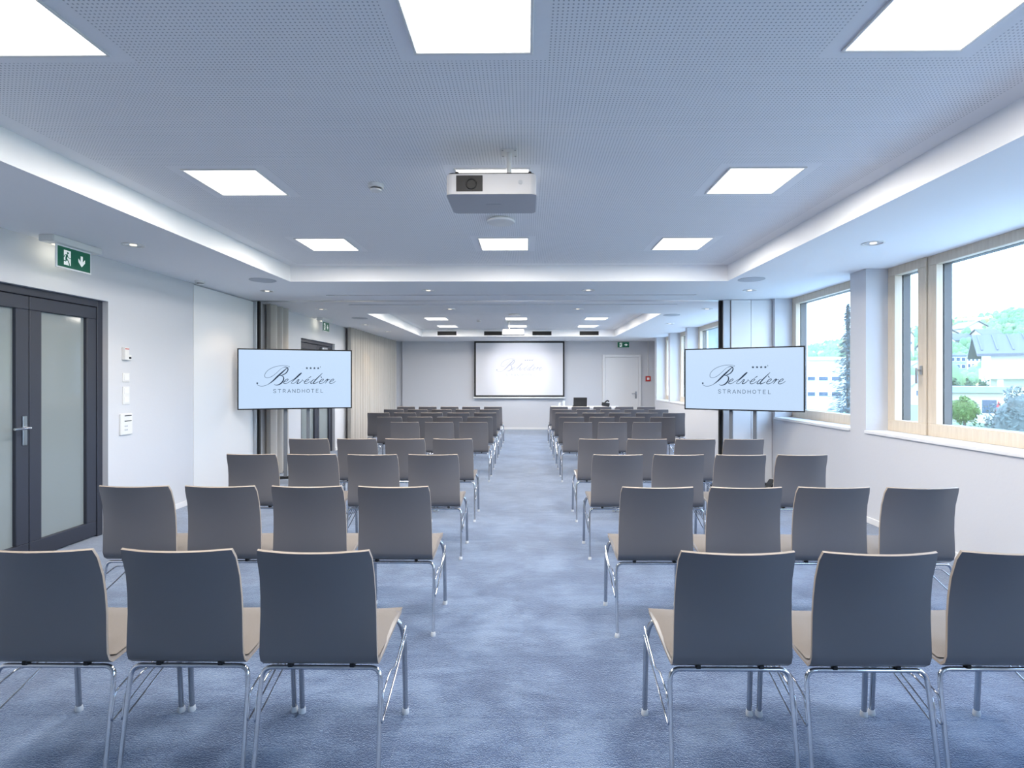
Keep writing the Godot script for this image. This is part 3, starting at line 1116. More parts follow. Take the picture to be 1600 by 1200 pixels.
# ------------------------------------------------------------------ projectors under the ceiling
func build_projection() -> void:
	for q in [[-0.185, 2.87, "near the smoke detector in the front room", 0.0], [-0.28, 12.0, "in the far room", PI]]:
		var t := thing("projector", "white ceiling projector hanging %s" % q[2], "projector", Vector3(q[0], RAISED, -q[1]), q[3], "ceiling projectors")
		var w := 0.24
		var y1 := -0.185
		var y0 := -0.292
		var prof := PackedVector2Array()
		for a in [[-w, 0.0, 0], [w, 0.0, 1], [w, -0.335, 2], [-w, -0.335, 3]]:
			var r := 0.03
			var cx: float = a[0] - signf(a[0]) * r
			var cz: float = a[1] + (-r if a[1] > -0.1 else r)
			for k in 5:
				var ang: float = [PI, PI / 2, 0.0, -PI / 2][a[2]] - PI / 2 * k / 4.0
				prof.append(Vector2(cx + cos(ang) * r, cz + sin(ang) * r))
		# footprint (x, z) pushed upwards
		var xf := Transform3D(Basis(Vector3(1, 0, 0), Vector3(0, 0, 1), Vector3(0, 1, 0)), Vector3.ZERO)
		var st := new_st()
		extrude(st, prof, y0, y1, xf)
		var body := put("body", st, M.projector_shell, t)
		var small := PackedVector2Array()
		for p in prof:
			small.append(Vector2(p.x * 0.965, (p.y + 0.167) * 0.955 - 0.167))
		st = new_st()
		extrude(st, small, y1, y1 + 0.008, xf)
		put("top_plate", st, M.black_matt, t)
		for x in [-0.185, 0.205]:
			st = new_st()
			lathe(st, [Vector2(0, y1 + 0.022), Vector2(0.009, y1 + 0.022), Vector2(0.009, y1 + 0.008)], Vector3(x, 0, -0.035), 10)
			put("foot", st, M.rubber, t)
		# lens recess: dark window with the lens inside
		st = new_st()
		cbox(st, Vector3(-0.185, y0 + 0.014, -0.004), Vector3(-0.045, y1 - 0.008, 0.002), 0.001)
		put("lens_window", st, M.black_matt, body)
		st = new_st()
		var ring := PackedVector3Array()
		for k in 25:
			ring.append(Vector3(-0.105 + 0.026 * cos(TAU * k / 24), (y0 + y1) / 2 + 0.026 * sin(TAU * k / 24), 0.003))
		tube(st, ring, 0.004, 6, false)
		put("lens_ring", st, M.black_matt, body)
		st = new_st()
		bar(st, Vector3(0.155, y1 - 0.045, -0.002), Vector3(0.155, y1 - 0.045, 0.002), 0.012, 14)
		put("sensor", st, M.shutter, body)
		if q[3] > 1.0:
			# this one is running: its beam falls on the projection screen
			var lens := new_st()
			bar(lens, Vector3(-0.105, (y0 + y1) / 2, 0.003), Vector3(-0.105, (y0 + y1) / 2, 0.006), 0.02, 16)
			put("lens_light", lens, M.bulb_glow, body)
			var beam := SpotLight3D.new()
			beam.name = "projector_beam"
			beam.light_energy = 4.2
			beam.light_color = Color(0.97, 0.97, 1.0)
			beam.spot_range = 20.0
			beam.spot_attenuation = 2.0
			beam.spot_angle = 19.0
			beam.spot_angle_attenuation = 0.8
			beam.light_size = 0.02
			beam.shadow_enabled = true
			t.add_child(beam)
			beam.position = Vector3(-0.105, (y0 + y1) / 2, 0.012)
			beam.rotation = Vector3(-0.21, PI, 0)
		# air slit on the underside
		st = new_st()
		cbox(st, Vector3(-0.04, y0 - 0.0015, -0.17), Vector3(0.045, y0 + 0.001, -0.163))
		put("slit", st, M.shutter, body)
		# pole with ceiling plate
		st = new_st()
		bar(st, Vector3(0.09, y1 + 0.008, -0.16), Vector3(0.09, -0.008, -0.16), 0.014, 14)
		put("pole", st, M.white_plastic, t)
		st = new_st()
		cbox(st, Vector3(0.045, -0.008, -0.215), Vector3(0.135, 0.0, -0.115), 0.002)
		var plate := put("ceiling_plate", st, M.white_plastic, t)
		for x in [0.055, 0.125]:
			for z in [-0.205, -0.125]:
				st = new_st()
				lathe(st, [Vector2(0, -0.0115), Vector2(0.005, -0.0105), Vector2(0.005, -0.008)], Vector3(x, 0, z), 8)
				put("screw", st, M.steel, plate)

# ------------------------------------------------------------------ curtains
func build_curtains() -> void:
	for q in [[7.72, 8.43, -3.70, "grey beige pleated curtain hanging just past the partition track"], [11.25, 15.2, -3.69, "long grey beige pleated curtain along the far door-side wall"]]:
		var st := new_st()
		var pts := []
		var d: float = q[0]
		var k := 0
		rng.seed = 17
		while d < q[1]:
			pts.append(Vector2(q[2] + (0.06 if k % 2 == 0 else -0.06) * rng.randf_range(0.7, 1.1), -d))
			d += rng.randf_range(0.075, 0.115)
			k += 1
		var cv := Curve2D.new()
		for i in pts.size():
			var t: Vector2 = (pts[mini(i + 1, pts.size() - 1)] - pts[maxi(i - 1, 0)]) * 0.0
			t = Vector2(0, -0.035)
			cv.add_point(pts[i], -t, t)
		var fine := PackedVector2Array()
		for i in pts.size() - 1:
			for s in 6:
				fine.append(cv.sample(i, s / 6.0))
		fine.append(pts[pts.size() - 1])
		var y0 := 0.015
		var y1 := SOFFIT - 0.004
		for i in fine.size() - 1:
			var a := fine[maxi(i - 1, 0)]
			var b := fine[i]
			var c := fine[i + 1]
			var e := fine[mini(i + 2, fine.size() - 1)]
			var ta := (c - a).normalized()
			var tb := (e - b).normalized()
			var na := Vector3(-ta.y, 0, ta.x)
			var nb := Vector3(-tb.y, 0, tb.x)
			for side in [1.0, -1.0]:
				var off := 0.001 if side > 0 else -0.001
				var p1 := Vector3(b.x, y0, b.y) + na * off
				var p2 := Vector3(c.x, y0, c.y) + nb * off
				var p3 := Vector3(c.x, y1, c.y) + nb * off
				var p4 := Vector3(b.x, y1, b.y) + na * off
				tri(st, p1, p2, p3, na * side, nb * side, nb * side)
				tri(st, p1, p3, p4, na * side, nb * side, na * side)
		var o := put("curtain", st, M.curtain)
		tag(o, q[3], "curtain", "pleated curtains")

# ------------------------------------------------------------------ small fittings
func exit_picture(arrow_right: bool) -> ImageTexture:
	ink_begin(320, 160)
	fill_poly(PackedVector2Array([Vector2(58, 22), Vector2(124, 22), Vector2(124, 140), Vector2(58, 140)]))
	var door := ink.duplicate()
	ink_begin(320, 160)
	dab(96, 42, 9)
	stroke(v2([88, 60, 82, 78, 80, 94]), 17, 17, 1.0)
	stroke(v2([86, 60, 70, 60, 60, 78]), 6, 6, 1.0)
	stroke(v2([90, 62, 102, 76, 122, 82]), 6, 6, 1.0)
	stroke(v2([80, 92, 76, 108, 50, 106]), 9, 9, 1.0)
	stroke(v2([84, 90, 100, 108, 112, 136]), 9, 9, 1.0)
	var man := ink.duplicate()
	ink_begin(320, 160)
	var arrow := PackedVector2Array()
	for p in [[-11, -44], [11, -44], [11, 4], [34, -22], [34, 8], [0, 46], [-34, 8], [-34, -22], [-11, 4]]:
		var q := Vector2(p[0], p[1])
		arrow.append(Vector2(232, 82) + (Vector2(q.y, -q.x) if arrow_right else q))
	fill_poly(arrow)
	for k in ink.size():
		ink[k] = maxf(ink[k], door[k] * (1.0 - man[k]))
	return ink_image(c8(0, 82, 60), c8(240, 244, 240))

func glow_mat(called: String, tex: Texture2D, energy: float) -> StandardMaterial3D:
	var m := mat(called, Color.WHITE, 0.35)
	m.albedo_texture = tex
	m.emission_enabled = true
	m.emission = Color.WHITE
	m.emission_operator = BaseMaterial3D.EMISSION_OP_MULTIPLY
	m.emission_texture = tex
	m.emission_energy_multiplier = energy
	return m

func build_fittings() -> void:
	var down := glow_mat("exit_print_down", exit_picture(false), 0.3)
	var side := glow_mat("exit_print_side", exit_picture(true), 0.3)
	# hanging exit signs on the door side; the plate runs along the wall
	for q in [[4.285, "above the near double door", down], [9.72, "above the far side door", down]]:
		var t := thing("exit_sign", "green running man exit sign %s" % q[1], "exit sign", Vector3(-3.6, SOFFIT, -q[0]), PI / 2, "hanging exit signs")
		box_part("housing", Vector3(-0.235, -0.052, -0.075), Vector3(0.235, 0.0, 0.045), 0.006, M.white_plastic, t)
		box_part("plate", Vector3(-0.168, -0.232, -0.005), Vector3(0.168, -0.052, 0.005), 0.001, M.glass_white, t)
		for s in [0, 1]:
			var p := put_mesh("pictogram", print_quad(0.312, 0.156), q[2], t)
			p.position = Vector3(0, -0.143, 0.0058 if s == 0 else -0.0058)
			if s == 1:
				p.rotation.y = PI
		var li := new_st()
		cbox(li, Vector3(-0.15, -0.058, -0.05), Vector3(0.15, -0.052, -0.03), 0.001)
		put("led_strip", li, M.bulb_glow, t)
		var l := OmniLight3D.new()
		l.name = "sign_light"
		l.light_energy = 0.012
		l.light_color = Color(1.0, 0.97, 0.9)
		l.omni_range = 20.0
		l.omni_attenuation = 2.0
		l.light_size = 0.04
		l.shadow_enabled = true
		l.position = Vector3(0, -0.085, -0.05)
		t.add_child(l)
	var e := thing("exit_sign", "small green exit sign with arrow mounted above the white far door", "exit sign", Vector3(2.75, 2.40, -FAR))
	box_part("housing", Vector3(-0.18, -0.085, 0.0), Vector3(0.18, 0.085, 0.03), 0.004, M.white_plastic, e)
	var ep := put_mesh("pictogram", print_quad(0.33, 0.15), side, e)
	ep.position = Vector3(0, 0, 0.0308)
	# recessed downlights
	var ring := new_st()
	lathe(ring, [Vector2(0.084, 0.0), Vector2(0.083, -0.005), Vector2(0.078, -0.007), Vector2(0.068, -0.006), Vector2(0.064, -0.001)], Vector3.ZERO, 24)
	var ring_m: ArrayMesh = ring.commit()
	var cup := new_st()
	lathe(cup, [Vector2(0.064, -0.002), Vector2(0.05, -0.0012), Vector2(0.03, -0.001), Vector2(0.0, -0.001)], Vector3.ZERO, 24)
	var cup_m: ArrayMesh = cup.commit()
	var bulb := new_st()
	lathe(bulb, [Vector2(0.026, -0.0015), Vector2(0.024, -0.006), Vector2(0.0, -0.007)], Vector3.ZERO, 16)
	var bulb_m: ArrayMesh = bulb.commit()
	var spots := [[-3.2, 4.39, "above the side wall near the big exit sign"], [-3.2, 6.675, "above the cupboard wall beside the left display"], [-3.18, 8.4, "above the short curtain"], [-3.19, 10.74, "above the start of the long curtain"], [-3.14, 12.25, "above the middle of the long curtain"], [2.79, 4.39, "above the window with the narrow sash"], [2.74, 6.675, "above the right display"], [2.8, 8.42, "behind the folding partition"], [2.8, 10.6, "above the first window of the far room"], [-1.2, 6.65, "door-side one in the near strip by the track"], [0.76, 6.65, "window-side one in the near strip by the track"], [-1.18, 8.4, "door-side one in the far strip by the track"], [0.8, 8.4, "window-side one in the far strip by the track"]]
	for s in spots:
		var t := thing("downlight", "round chrome ceiling downlight %s" % s[2], "downlight", Vector3(s[0], SOFFIT, -s[1]), 0.0, "round downlights")
		put_mesh("trim_ring", ring_m, M.white_plastic, t)
		put_mesh("reflector", cup_m, M.chrome, t)
		put_mesh("bulb", bulb_m, M.bulb_glow, t)
		var l := SpotLight3D.new()
		l.name = "downlight_beam"
		l.light_color = SPOT_TINT
		l.light_energy = SPOT_ENERGY
		l.spot_range = 20.0
		l.spot_attenuation = 2.0
		l.spot_angle = 56.0
		l.spot_angle_attenuation = 0.55
		l.light_size = 0.03
		l.shadow_enabled = true
		l.position = Vector3(0, -0.012, 0)
		l.rotation.x = -PI / 2
		t.add_child(l)
	# flush loudspeakers
	var sp := new_st()
	lathe(sp, [Vector2(0.14, 0.0), Vector2(0.14, -0.004), Vector2(0.132, -0.006), Vector2(0.128, -0.004), Vector2(0.0, -0.004)], Vector3.ZERO, 32)
	var sp_m: ArrayMesh = sp.commit()
	mat("grille", c8(196, 200, 206), 0.7)
	for s in [[-2.90, 5.95, "over the cupboard side of the front room"], [2.46, 5.95, "over the window side of the front room"], [-2.95, 9.6, "over the door side of the far room"], [2.46, 9.2, "over the window side of the far room"]]:
		var o := put_mesh("ceiling_speaker", sp_m, M.grille)
		o.position = Vector3(s[0], SOFFIT, -s[1])
		tag(o, "flat round ceiling loudspeaker %s" % s[2], "loudspeaker", "flush ceiling loudspeakers")
	# smoke detectors
	for s in [[-0.98, 3.53, RAISED, "beside the near projector"], [-1.0, 11.5, RAISED, "beside the far projector"], [-3.62, 5.99, SOFFIT, "close to the cupboard seam"]]:
		var t := thing("smoke_detector", "small white round smoke detector %s" % s[3], "smoke detector", Vector3(s[0], s[2], -s[1]), 0.0, "smoke detectors")
		var st := new_st()
		lathe(st, [Vector2(0.05, 0.0), Vector2(0.05, -0.022), Vector2(0.046, -0.026), Vector2(0.034, -0.026)], Vector3.ZERO, 20)
		put("base", st, M.white_plastic, t)
		st = new_st()
		lathe(st, [Vector2(0.034, -0.026), Vector2(0.034, -0.034)], Vector3.ZERO, 16)
		put("gap", st, M.black_matt, t)
		st = new_st()
		lathe(st, [Vector2(0.038, -0.034), Vector2(0.036, -0.044), Vector2(0.0, -0.048)], Vector3.ZERO, 16)
		put("cap", st, M.white_plastic, t)
	for s in [[-0.20, 4.31, "behind the near projector"], [-0.23, 10.5, "in front of the far projector"]]:
		var t := thing("wireless_access_point", "flat white disc on the raised ceiling %s" % s[2], "access point", Vector3(s[0], RAISED, -s[1]), 0.0, "ceiling discs")
		var st := new_st()
		lathe(st, [Vector2(0.095, 0.0), Vector2(0.11, -0.012), Vector2(0.112, -0.02), Vector2(0.105, -0.028), Vector2(0.0, -0.032)], Vector3.ZERO, 32)
		put("cover", st, M.white_plastic, t)
	# air grilles in the far face of the raised field
	for x in [-2.0, -0.82, 0.40, 1.59]:
		var n: String = ["door-side outer", "door-side inner", "window-side inner", "window-side outer"][[-2.0, -0.82, 0.40, 1.59].find(x)]
		var t := thing("air_grille", "long black air grille above the projection screen, %s one" % n, "air grille", Vector3(x, 2.583, -ROOM2[1]), 0.0, "black air grilles")
		box_part("frame", Vector3(-0.24, -0.05, 0.0), Vector3(0.24, 0.05, 0.004), 0.001, M.black_matt, t)
		for k in 3:
			box_part("slat", Vector3(-0.23, -0.034 + 0.028 * k, 0.004), Vector3(0.23, -0.026 + 0.028 * k, 0.010), 0.001, M.slot_dark, t)
	# things on the left wall next to the door
	var th := thing("key_box", "white wall unit with red top band and dark display above the switches", "wall unit", Vector3(LEFT, 1.59, -5.10), PI / 2)
	box_part("case", Vector3(-0.05, 0, 0), Vector3(0.0, 0.12, 0.035), 0.003, M.white_plastic, th)
	box_part("band", Vector3(-0.049, 0.1, 0.001), Vector3(-0.001, 0.108, 0.036), 0.0, M.red, th)
	box_part("reader", Vector3(0.0, 0.0, 0), Vector3(0.05, 0.05, 0.022), 0.003, M.white_plastic, th)
	box_part("display_strip", Vector3(0.006, 0.012, 0.02), Vector3(0.044, 0.03, 0.0225), 0.0, M.black_gloss, th)
	for q in [[1.425, 1, "upper single"], [1.255, 2, "lower double"]]:
		var t := thing("light_switch", "%s white wall switch beside the double door" % q[2], "switch", Vector3(LEFT, q[0], -5.10), PI / 2, "wall switches")
		var hh: float = 0.042 * q[1]
		box_part("plate", Vector3(-0.042, -hh, 0), Vector3(0.042, hh, 0.008), 0.002, M.white_plastic, t)
		for k in q[1]:
			var yy: float = -hh + 0.084 * k
			box_part("rocker", Vector3(-0.028, yy + 0.014, 0.008), Vector3(0.028, yy + 0.07, 0.012), 0.002, M.white_lacquer, t)
	var cp := thing("control_panel", "white wall panel with two dark slots under the switches", "control panel", Vector3(LEFT, 0.885, -5.09), PI / 2)
	box_part("case", Vector3(-0.075, 0, 0), Vector3(0.075, 0.2, 0.02), 0.004, M.white_plastic, cp)
	for y in [0.125, 0.175]:
		box_part("slot", Vector3(-0.03, y, 0.019), Vector3(0.06, y + 0.008, 0.021), 0.0, M.black_gloss, cp)
	for y in [0.04, 0.075]:
		box_part("key", Vector3(-0.03, y, 0.02), Vector3(0.01, y + 0.014, 0.0225), 0.001, M.grille, cp)
	# fire alarm on the far wall
	var fa := thing("fire_alarm", "square red fire alarm button beside the white far door", "fire alarm", Vector3(3.45, 1.44, -FAR))
	box_part("case", Vector3(-0.07, -0.07, 0), Vector3(0.07, 0.07, 0.035), 0.005, M.red, fa)
	box_part("button_plate", Vector3(-0.035, -0.035, 0.035), Vector3(0.035, 0.035, 0.038), 0.001, M.white_plastic, fa)
	box_part("conduit", Vector3(-0.01, 0.07, 0), Vector3(0.01, 1.06, 0.016), 0.003, M.white_plastic, fa)

func build_front_table() -> void:
	var t := thing("presenter_table", "white presenter table behind the first row of chairs", "table", Vector3(1.5, 0, -13.75))
	box_part("table_top", Vector3(-0.85, 0.71, -0.35), Vector3(0.85, 0.735, 0.35), 0.004, M.white_lacquer, t)
	for x in [-0.8, 0.8]:
		for z in [-0.3, 0.3]:
			var st := new_st()
			bar(st, Vector3(x, 0, z), Vector3(x, 0.71, z), 0.02, 10)
			put("leg", st, M.chrome, t)
	var l := thing("laptop", "open black laptop on the presenter table seen from behind", "laptop", Vector3(1.36, 0.735, -13.68))
	box_part("base", Vector3(-0.17, 0, -0.24), Vector3(0.17, 0.018, 0.0), 0.004, M.black_matt, l)
	var st := new_st()
	cbox(st, Vector3(-0.17, 0, -0.006), Vector3(0.17, 0.225, 0.004), 0.003, Transform3D(Basis(Vector3.RIGHT, 0.25), Vector3(0, 0.012, 0.004)))
	put("lid", st, M.black_matt, l)
	var ph := thing("desk_phone", "small black conference phone with raised handset on the presenter table", "phone", Vector3(2.0, 0.735, -13.7))
	st = new_st()
	cbox(st, Vector3(-0.09, 0, -0.08), Vector3(0.09, 0.09, 0.08), 0.01, Transform3D(Basis(Vector3.FORWARD, 0.12), Vector3(0, 0.008, 0)))
	put("body", st, M.black_matt, ph)
	st = new_st()
	tube(st, fillet([Vector3(-0.03, 0.07, 0.03), Vector3(0.0, 0.125, 0.03), Vector3(0.05, 0.155, 0.03), Vector3(0.085, 0.125, 0.03)], 0.02), 0.018, 10)
	put("handset", st, M.black_matt, ph)
	for q in [[0.84, "shorter"], [0.95, "taller"]]:
		var g := new_st()
		var h := 0.1 if q[1] == "shorter" else 0.15
		lathe(g, [Vector2(0.0, 0.002), Vector2(0.026, 0.002), Vector2(0.034, h), Vector2(0.032, h), Vector2(0.0245, 0.006), Vector2(0.0, 0.006)], Vector3.ZERO, 16)
		var o := put("drinking_glass", g, M.drink_glass)
		o.position = Vector3(q[0], 0.7345, -13.65)
		tag(o, "%s clear drinking glass on the presenter table" % q[1], "glass", "glasses on the presenter table")

# ------------------------------------------------------------------ outside the windows
func ground_at(x: float, d: float) -> float:
	var r := sqrt(x * x + d * d)
	var y := -0.55 - 1.45 * smoothstep(30.0, 56.0, r)
	var a := atan2(x, maxf(d, 0.01))
	var crest := lerpf(13.0, 32.0, clampf((a - 0.4) / 0.35, 0.0, 1.0))
	y += crest * smoothstep(130.0, 350.0, r)
	return y

func at_px(px: float, d: float) -> float:
	return (px - 822.0) / FOCAL * d

func foliage(center: Vector3, rad: Vector3, n: int, leaf: float, sd: int) -> SurfaceTool:
	var st := new_st()
	rng.seed = sd
	for i in n:
		var v := Vector3(rng.randfn(), rng.randfn(), rng.randfn()).normalized()
		var bump := 0.82 + 0.18 * sin(v.x * 5.0 + sd) * cos(v.y * 6.0 + v.z * 4.0)
		var p := center + v * rad * bump * rng.randf_range(0.72, 1.04)
		var u := Vector3(rng.randfn(), rng.randfn(), rng.randfn()).normalized()
		var w := u.cross(v)
		if w.length() < 0.05:
			continue
		w = w.normalized() * leaf * rng.randf_range(0.25, 0.45)
		u = u * leaf * rng.randf_range(0.6, 1.2)
		var nn := u.cross(w).normalized()
		if nn.dot(v) < 0.0:
			nn = -nn
		flat(st, p - u, p + w, p + u, p - w, nn)
	return st

func ellipsoid(st: SurfaceTool, c: Vector3, rad: Vector3, seg := 12, rings := 8) -> void:
	for i in rings:
		for j in seg:
			var p := []
			var n := []
			for q in [[i, j], [i, j + 1], [i + 1, j + 1], [i + 1, j]]:
				var th: float = PI * q[0] / rings
				var ph: float = TAU * q[1] / seg
				var v := Vector3(sin(th) * cos(ph), cos(th), sin(th) * sin(ph))
				p.append(c + v * rad)
				n.append((v / rad).normalized())
			tri(st, p[0], p[1], p[2], n[0], n[1], n[2])
			tri(st, p[0], p[2], p[3], n[0], n[2], n[3])

func bush(called: String, label: String, at: Vector3, rad: Vector3, n: int, leaf: float, m: String, sd: int, group := "") -> void:
	var t := thing(called, label, "bush", at, 0.0, group)
	put("foliage", foliage(Vector3(0, rad.y * 0.95, 0), rad, n, leaf, sd), M[m], t)
	var st := new_st()
	ellipsoid(st, Vector3(0, rad.y * 0.95, 0), rad * 0.72)
	put("inner_growth", st, M[m], t)
	st = new_st()
	bar(st, Vector3(0, -0.1, 0), Vector3(0, rad.y * 0.6, 0), 0.05, 8)
	put("stem", st, M.bark, t)

# plain house: walls, pitched roof (ridge along x or along d), windows on the side that faces the camera
func house(label: String, x0: float, x1: float, d0: float, d1: float, y0: float, eave: float, ridge: float, along_x: bool, wall: String, roof: String, wins: Array, group := "") -> Node3D:
	var t := thing("house", label, "house", Vector3(x0, y0, -d0), 0.0, group)
	var w := x1 - x0
	var dp := d1 - d0
	var h := eave - y0
	var st := new_st()
	cbox(st, Vector3(0, -1.5, -dp), Vector3(w, h, 0))
	var rh := ridge - y0
	if ridge > eave + 0.01:
		if along_x:
			extrude(st, PackedVector2Array([Vector2(0, h), Vector2(dp, h), Vector2(dp / 2, rh - 0.15)]), 0.0, w, Transform3D(Basis(Vector3(0, 0, -1), Vector3(0, 1, 0), Vector3(1, 0, 0)), Vector3.ZERO))
		else:
			extrude(st, PackedVector2Array([Vector2(0, h), Vector2(w, h), Vector2(w / 2, rh - 0.15)]), -dp, 0.0)
	put("walls", st, M[wall], t)
	st = new_st()
	var o := minf(0.9, w * 0.08)
	if ridge > eave + 0.01:
		var half := (dp if along_x else w) / 2.0
		var drop := (rh - h) / half * o
		var prof := PackedVector2Array([Vector2(-o, h - drop), Vector2(half, rh), Vector2(2 * half + o, h - drop), Vector2(2 * half + o, h - drop + 0.2), Vector2(half, rh + 0.22), Vector2(-o, h - drop + 0.2)])
		if along_x:
			extrude(st, prof, -o, w + o, Transform3D(Basis(Vector3(0, 0, -1), Vector3(0, 1, 0), Vector3(1, 0, 0)), Vector3.ZERO))
		else:
			extrude(st, prof, -dp - o, o)
	else:
		cbox(st, Vector3(-0.3, h, -dp - 0.3), Vector3(w + 0.3, h + 0.35, 0.3))
	put("roof", st, M[roof], t)
	for q in wins:
		var f := box_part("window", Vector3(q[0], q[1] - y0, -0.02), Vector3(q[0] + q[2], q[1] + q[3] - y0, 0.03), 0.0, M.white_lacquer, t)
		box_part("glass", Vector3(q[0] + 0.06, q[1] - y0 + 0.06, 0.03), Vector3(q[0] + q[2] - 0.06, q[1] + q[3] - y0 - 0.06, 0.045), 0.0, M.dark_glass, f)
	return t

func build_outside() -> void:
	# land: lawn in front, rising to the wooded hill
	var st := new_st()
	var rr := [4.4, 6, 8, 11, 15, 20, 26, 33, 42, 55, 70, 90, 115, 150, 200, 260, 330, 420]
	var na := 40
	var land := func(i, j):
		var a := lerpf(-0.3, 1.9, float(j) / (na - 1))
		var r: float = rr[i]
		var x := r * sin(a)
		var d := r * cos(a)
		x = maxf(x, 3.82)
		return Vector3(x, ground_at(x, d), -d)
	surf(st, rr.size(), na, land, 1.0)
	var g := put("land", st, M.grass)
	tag(g, "green lawn and slope outside the windows", "lawn", "", "structure")
	st = new_st()
	room_box(st, 3.82, 9.5, -0.6, -0.5, -8.0, 18.0, 0.01)
	var te := put("terrace", st, M.asphalt)
	tag(te, "pale paved terrace strip along the outside of the window wall", "terrace", "", "structure")
	# forest along the crest
	var crown := new_st()
	ellipsoid(crown, Vector3(0, 2.4, 0), Vector3(1.5, 2.6, 1.5), 7, 5)
	var mm := MultiMesh.new()
	mm.transform_format = MultiMesh.TRANSFORM_3D
	mm.use_colors = true
	mm.mesh = crown.commit()
	mm.instance_count = 20000
	rng.seed = 77
	for i in mm.instance_count:
		var a := rng.randf_range(0.15, 1.25)
		var r := rng.randf_range(215.0, 335.0) if rng.randf() < 0.8 else rng.randf_range(120.0, 215.0)
		var x := r * sin(a)
		var d := r * cos(a)
		var s := rng.randf_range(0.45, 0.95)
		mm.set_instance_transform(i, Transform3D(Basis().scaled(Vector3(s, s * rng.randf_range(0.9, 1.5), s)), Vector3(x, ground_at(x, d) - 0.3, -d)))
		var c := c8(92, 122, 88).srgb_to_linear().lerp(c8(122, 146, 98).srgb_to_linear(), rng.randf())
		if rng.randf() < 0.12:
			c = c8(160, 138, 96).srgb_to_linear()
		mm.set_instance_color(i, c)
	var fm := mat("forest", Color.WHITE, 0.9)
	fm.vertex_color_use_as_albedo = true
	var mi := MultiMeshInstance3D.new()
	mi.name = "forest"
	mi.multimesh = mm
	mi.material_override = fm
	add_child(mi)
	tag(mi, "wooded hill crest of mixed trees above the village", "forest", "", "stuff")
	# neighbour's chalet with balcony
	var y := -1.95
	var hx := at_px(1542, 43)
	var wins := [[2.2, 0.2, 1.6, 1.6], [6.2, 0.2, 1.6, 1.6]]
	var ch := house("white chalet with a grey tiled roof and a broad balcony", hx, hx + 13.0, 43.0, 49.0, y, 3.65, 4.95, true, "house_white", "roof_grey", wins)
	ch.rotation.y = -0.6
	box_part("balcony", Vector3(-0.7, 1.5 - y, -0.2), Vector3(13.2, 2.3 - y, 1.5), 0.03, M.house_white, ch)
	box_part("pillar", Vector3(0.25, -0.5, 1.0), Vector3(0.6, 1.5 - y, 1.35), 0.02, M.house_white, ch)
	var sh := box_part("shutter", Vector3(2.0, 2.3 - y, 0.0), Vector3(3.3, 3.4 - y, 0.06), 0.01, M.shutter, ch)
	for k in 6:
		box_part("lamella", Vector3(2.05, 2.36 - y + 0.17 * k, 0.06), Vector3(3.25, 2.46 - y + 0.17 * k, 0.08), 0.0, M.roof_pale, sh)
	for k in 16:
		box_part("tile_course", Vector3(-0.6 + 0.93 * k, 0, 0), Vector3(-0.5 + 0.93 * k, 0.06, 3.6), 0.0, M.roof_grey, ch).transform = Transform3D(Basis(Vector3.RIGHT, atan2(1.3, 3.0)), Vector3(0, 4.95 + 0.21 - y, -3.0))
	# low flat roofed garage
	var gx := at_px(1471, 33)
	var ga2 := house("low pale garage with a thick flat roof beside the chalet", gx, gx + 2.75, 33.0, 38.0, -1.0, 0.66, 0.66, true, "house_cream", "house_blue", [[1.7, -0.6, 0.8, 0.9]])
	ga2.rotation.y = -0.45
	# apartment block and village houses on the slope
	var bw := []
	for i in 6:
		for j in 2:
			bw.append([0.4 + 0.95 * i, 4.4 + 1.5 * j, 0.6, 0.9])
	house("white apartment block with two rows of dark windows on the slope", at_px(1504, 130), at_px(1541, 130), 130.0, 138.0, 1.5, 7.3, 7.3, true, "house_white", "roof_pale", bw)
	var bb := []
	for i in 4:
		bb.append([0.4 + 1.2 * i, 4.0, 0.9, 0.9])
		bb.append([0.4 + 1.2 * i, 5.6, 0.9, 0.9])
	house("pale blue village block beside the apartment block", at_px(1469, 122), at_px(1505, 122), 122.0, 130.0, 1.2, 6.9, 6.9, true, "house_blue", "roof_pale", bb)
	house("slim white tower house on the slope", at_px(1416, 170), at_px(1424, 170), 170.0, 173.0, 6.0, 15.0, 16.2, false, "house_white", "roof_dark", [[0.5, 12.5, 0.5, 0.9]])
	var spots := [[1400, 150, 5.2], [1432, 140, 4.6], [1462, 172, 8.6], [1481, 190, 9.6], [1502, 178, 9.2], [1522, 196, 11.0], [1546, 176, 10.0], [1404, 110, 1.6], [1425, 100, 1.0], [1440, 75, 0.8]]
	var what := ["cream house low on the slope", "white house beside the tower", "white house under the wood", "cream house at the wood edge", "white house with pale roof under the crest", "cream house high under the crest", "white house behind the chalet roof", "white house at the foot of the slope", "pale blue house at the foot of the slope", "white house next to the lawn edge"]
	for i in spots.size():
		var q: Array = spots[i]
		var d: float = q[1]
		var x := at_px(q[0], d)
		var yy: float = ground_at(x, d)
		var ww := 7.0 if i % 2 == 0 else 8.5
		ww *= d / 150.0 * 0.75
		var hh := 3.0 * d / 150.0 + 1.2
		var wl := []
		for k in 3:
			wl.append([ww * (0.12 + 0.3 * k), yy + hh * 0.45, ww * 0.14, hh * 0.3])
		house(what[i], x - ww / 2, x + ww / 2, d, d + ww, yy, yy + hh, yy + hh * 1.45, i % 2 == 0, "house_white" if i % 3 else "house_cream", "roof_pale" if i % 2 else "roof_grey", wl)
	# long white building across the lawn and the gabled house past the partition
	var lw := []
	for i in 8:
		for j in 2:
			lw.append([0.6 + 1.4 * i, -0.4 + 1.7 * j, 1.1, 0.55])
	house("long white flat building with two window bands across the lawn", at_px(1228, 60), at_px(1228, 60) + 12.0, 60.0, 68.0, -2.0, 3.6, 3.6, true, "house_white", "house_white", lw)
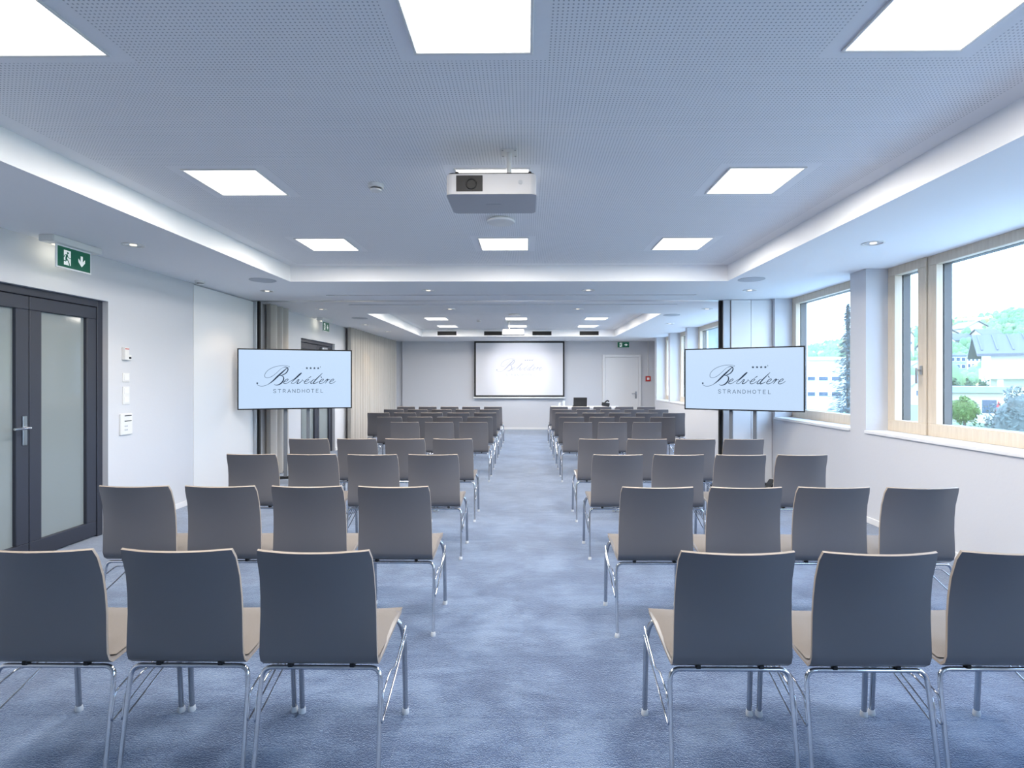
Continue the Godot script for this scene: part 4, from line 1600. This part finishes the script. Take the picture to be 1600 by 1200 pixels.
	house("pale blue gabled house close to the far room windows", 5.3, 13.4, 28.0, 38.0, -0.6, 2.9, 4.4, false, "house_blue", "house_white", [[1.2, 0.4, 1.2, 1.4], [5.2, 0.4, 1.2, 1.4]])
	# planting
	bush("round_bush", "round clipped bright green bush on the lawn", Vector3(at_px(1502, 24), -0.56, -24.0), Vector3(0.6, 0.68, 0.6), 2600, 0.075, "leaf_bright", 3)
	bush("silver_shrub", "large loose silvery shrub outside the window with the narrow sash", Vector3(at_px(1592, 9.5), -0.56, -9.5), Vector3(0.62, 1.02, 0.62), 3600, 0.05, "leaf_silver", 4)
	bush("low_hedge", "low silvery hedge plant beneath the large shrub", Vector3(at_px(1575, 11.0), -0.56, -11.0), Vector3(0.75, 0.6, 0.6), 2200, 0.06, "leaf_silver", 5, "low hedge plants")
	bush("low_hedge", "low green hedge plant between shrub and lawn", Vector3(at_px(1538, 12.5), -0.56, -12.5), Vector3(0.5, 0.55, 0.5), 1500, 0.06, "leaf_mid", 6, "low hedge plants")
	var names := ["next to the garage end", "above the garage middle", "towards the chalet"]
	for k in 3:
		bush("tall_hedge", "tall dark hedge bush behind the garage, %s" % names[k], Vector3(at_px(1488 + 21 * k, 41), -1.6, -41.0), Vector3(0.46, 1.75, 0.5), 900, 0.14, "leaf_mid", 10 + k, "hedge bushes behind the garage")
	# conifer beside the pier
	var t := thing("conifer", "tall slim blue green conifer outside the window behind the right display", "tree", Vector3(at_px(1322, 30), -0.8, -30.0))
	st = new_st()
	bar(st, Vector3(0, -0.3, 0), Vector3(0, 6.2, 0), 0.09, 8)
	put("trunk", st, M.bark, t)
	st = new_st()
	rng.seed = 55
	for i in 3200:
		var v := pow(rng.randf(), 0.8)
		var hgt := 6.4 - 6.0 * v
		var rad := (0.12 + 1.15 * v) * (0.55 + 0.45 * absf(sin(hgt * 5.0)))
		var a := rng.randf() * TAU
		var rad2 := rad * sqrt(rng.randf())
		var p := Vector3(cos(a) * rad2, hgt - rad2 * 0.25, sin(a) * rad2)
		var u := Vector3(cos(a), -0.35, sin(a)).normalized() * rng.randf_range(0.09, 0.2)
		var w := Vector3(-sin(a), rng.randf_range(-0.3, 0.3), cos(a)) * 0.04
		flat(st, p - u, p + w, p + u, p - w, u.cross(w).normalized())
	put("needles", st, M.leaf_blue, t)
	# closed red parasol by the garage
	var pr := thing("parasol", "closed red parasol standing near the garage", "parasol", Vector3(at_px(1554, 30), -0.95, -30.0))
	st = new_st()
	bar(st, Vector3(0, -0.2, 0), Vector3(0, 1.2, 0), 0.02, 8)
	put("pole", st, M.steel, pr)
	st = new_st()
	lathe(st, [Vector2(0.05, 0.2), Vector2(0.17, 0.3), Vector2(0.12, 0.75), Vector2(0.03, 1.18), Vector2(0.0, 1.2)], Vector3.ZERO, 12)
	put("canopy", st, M.red, pr)
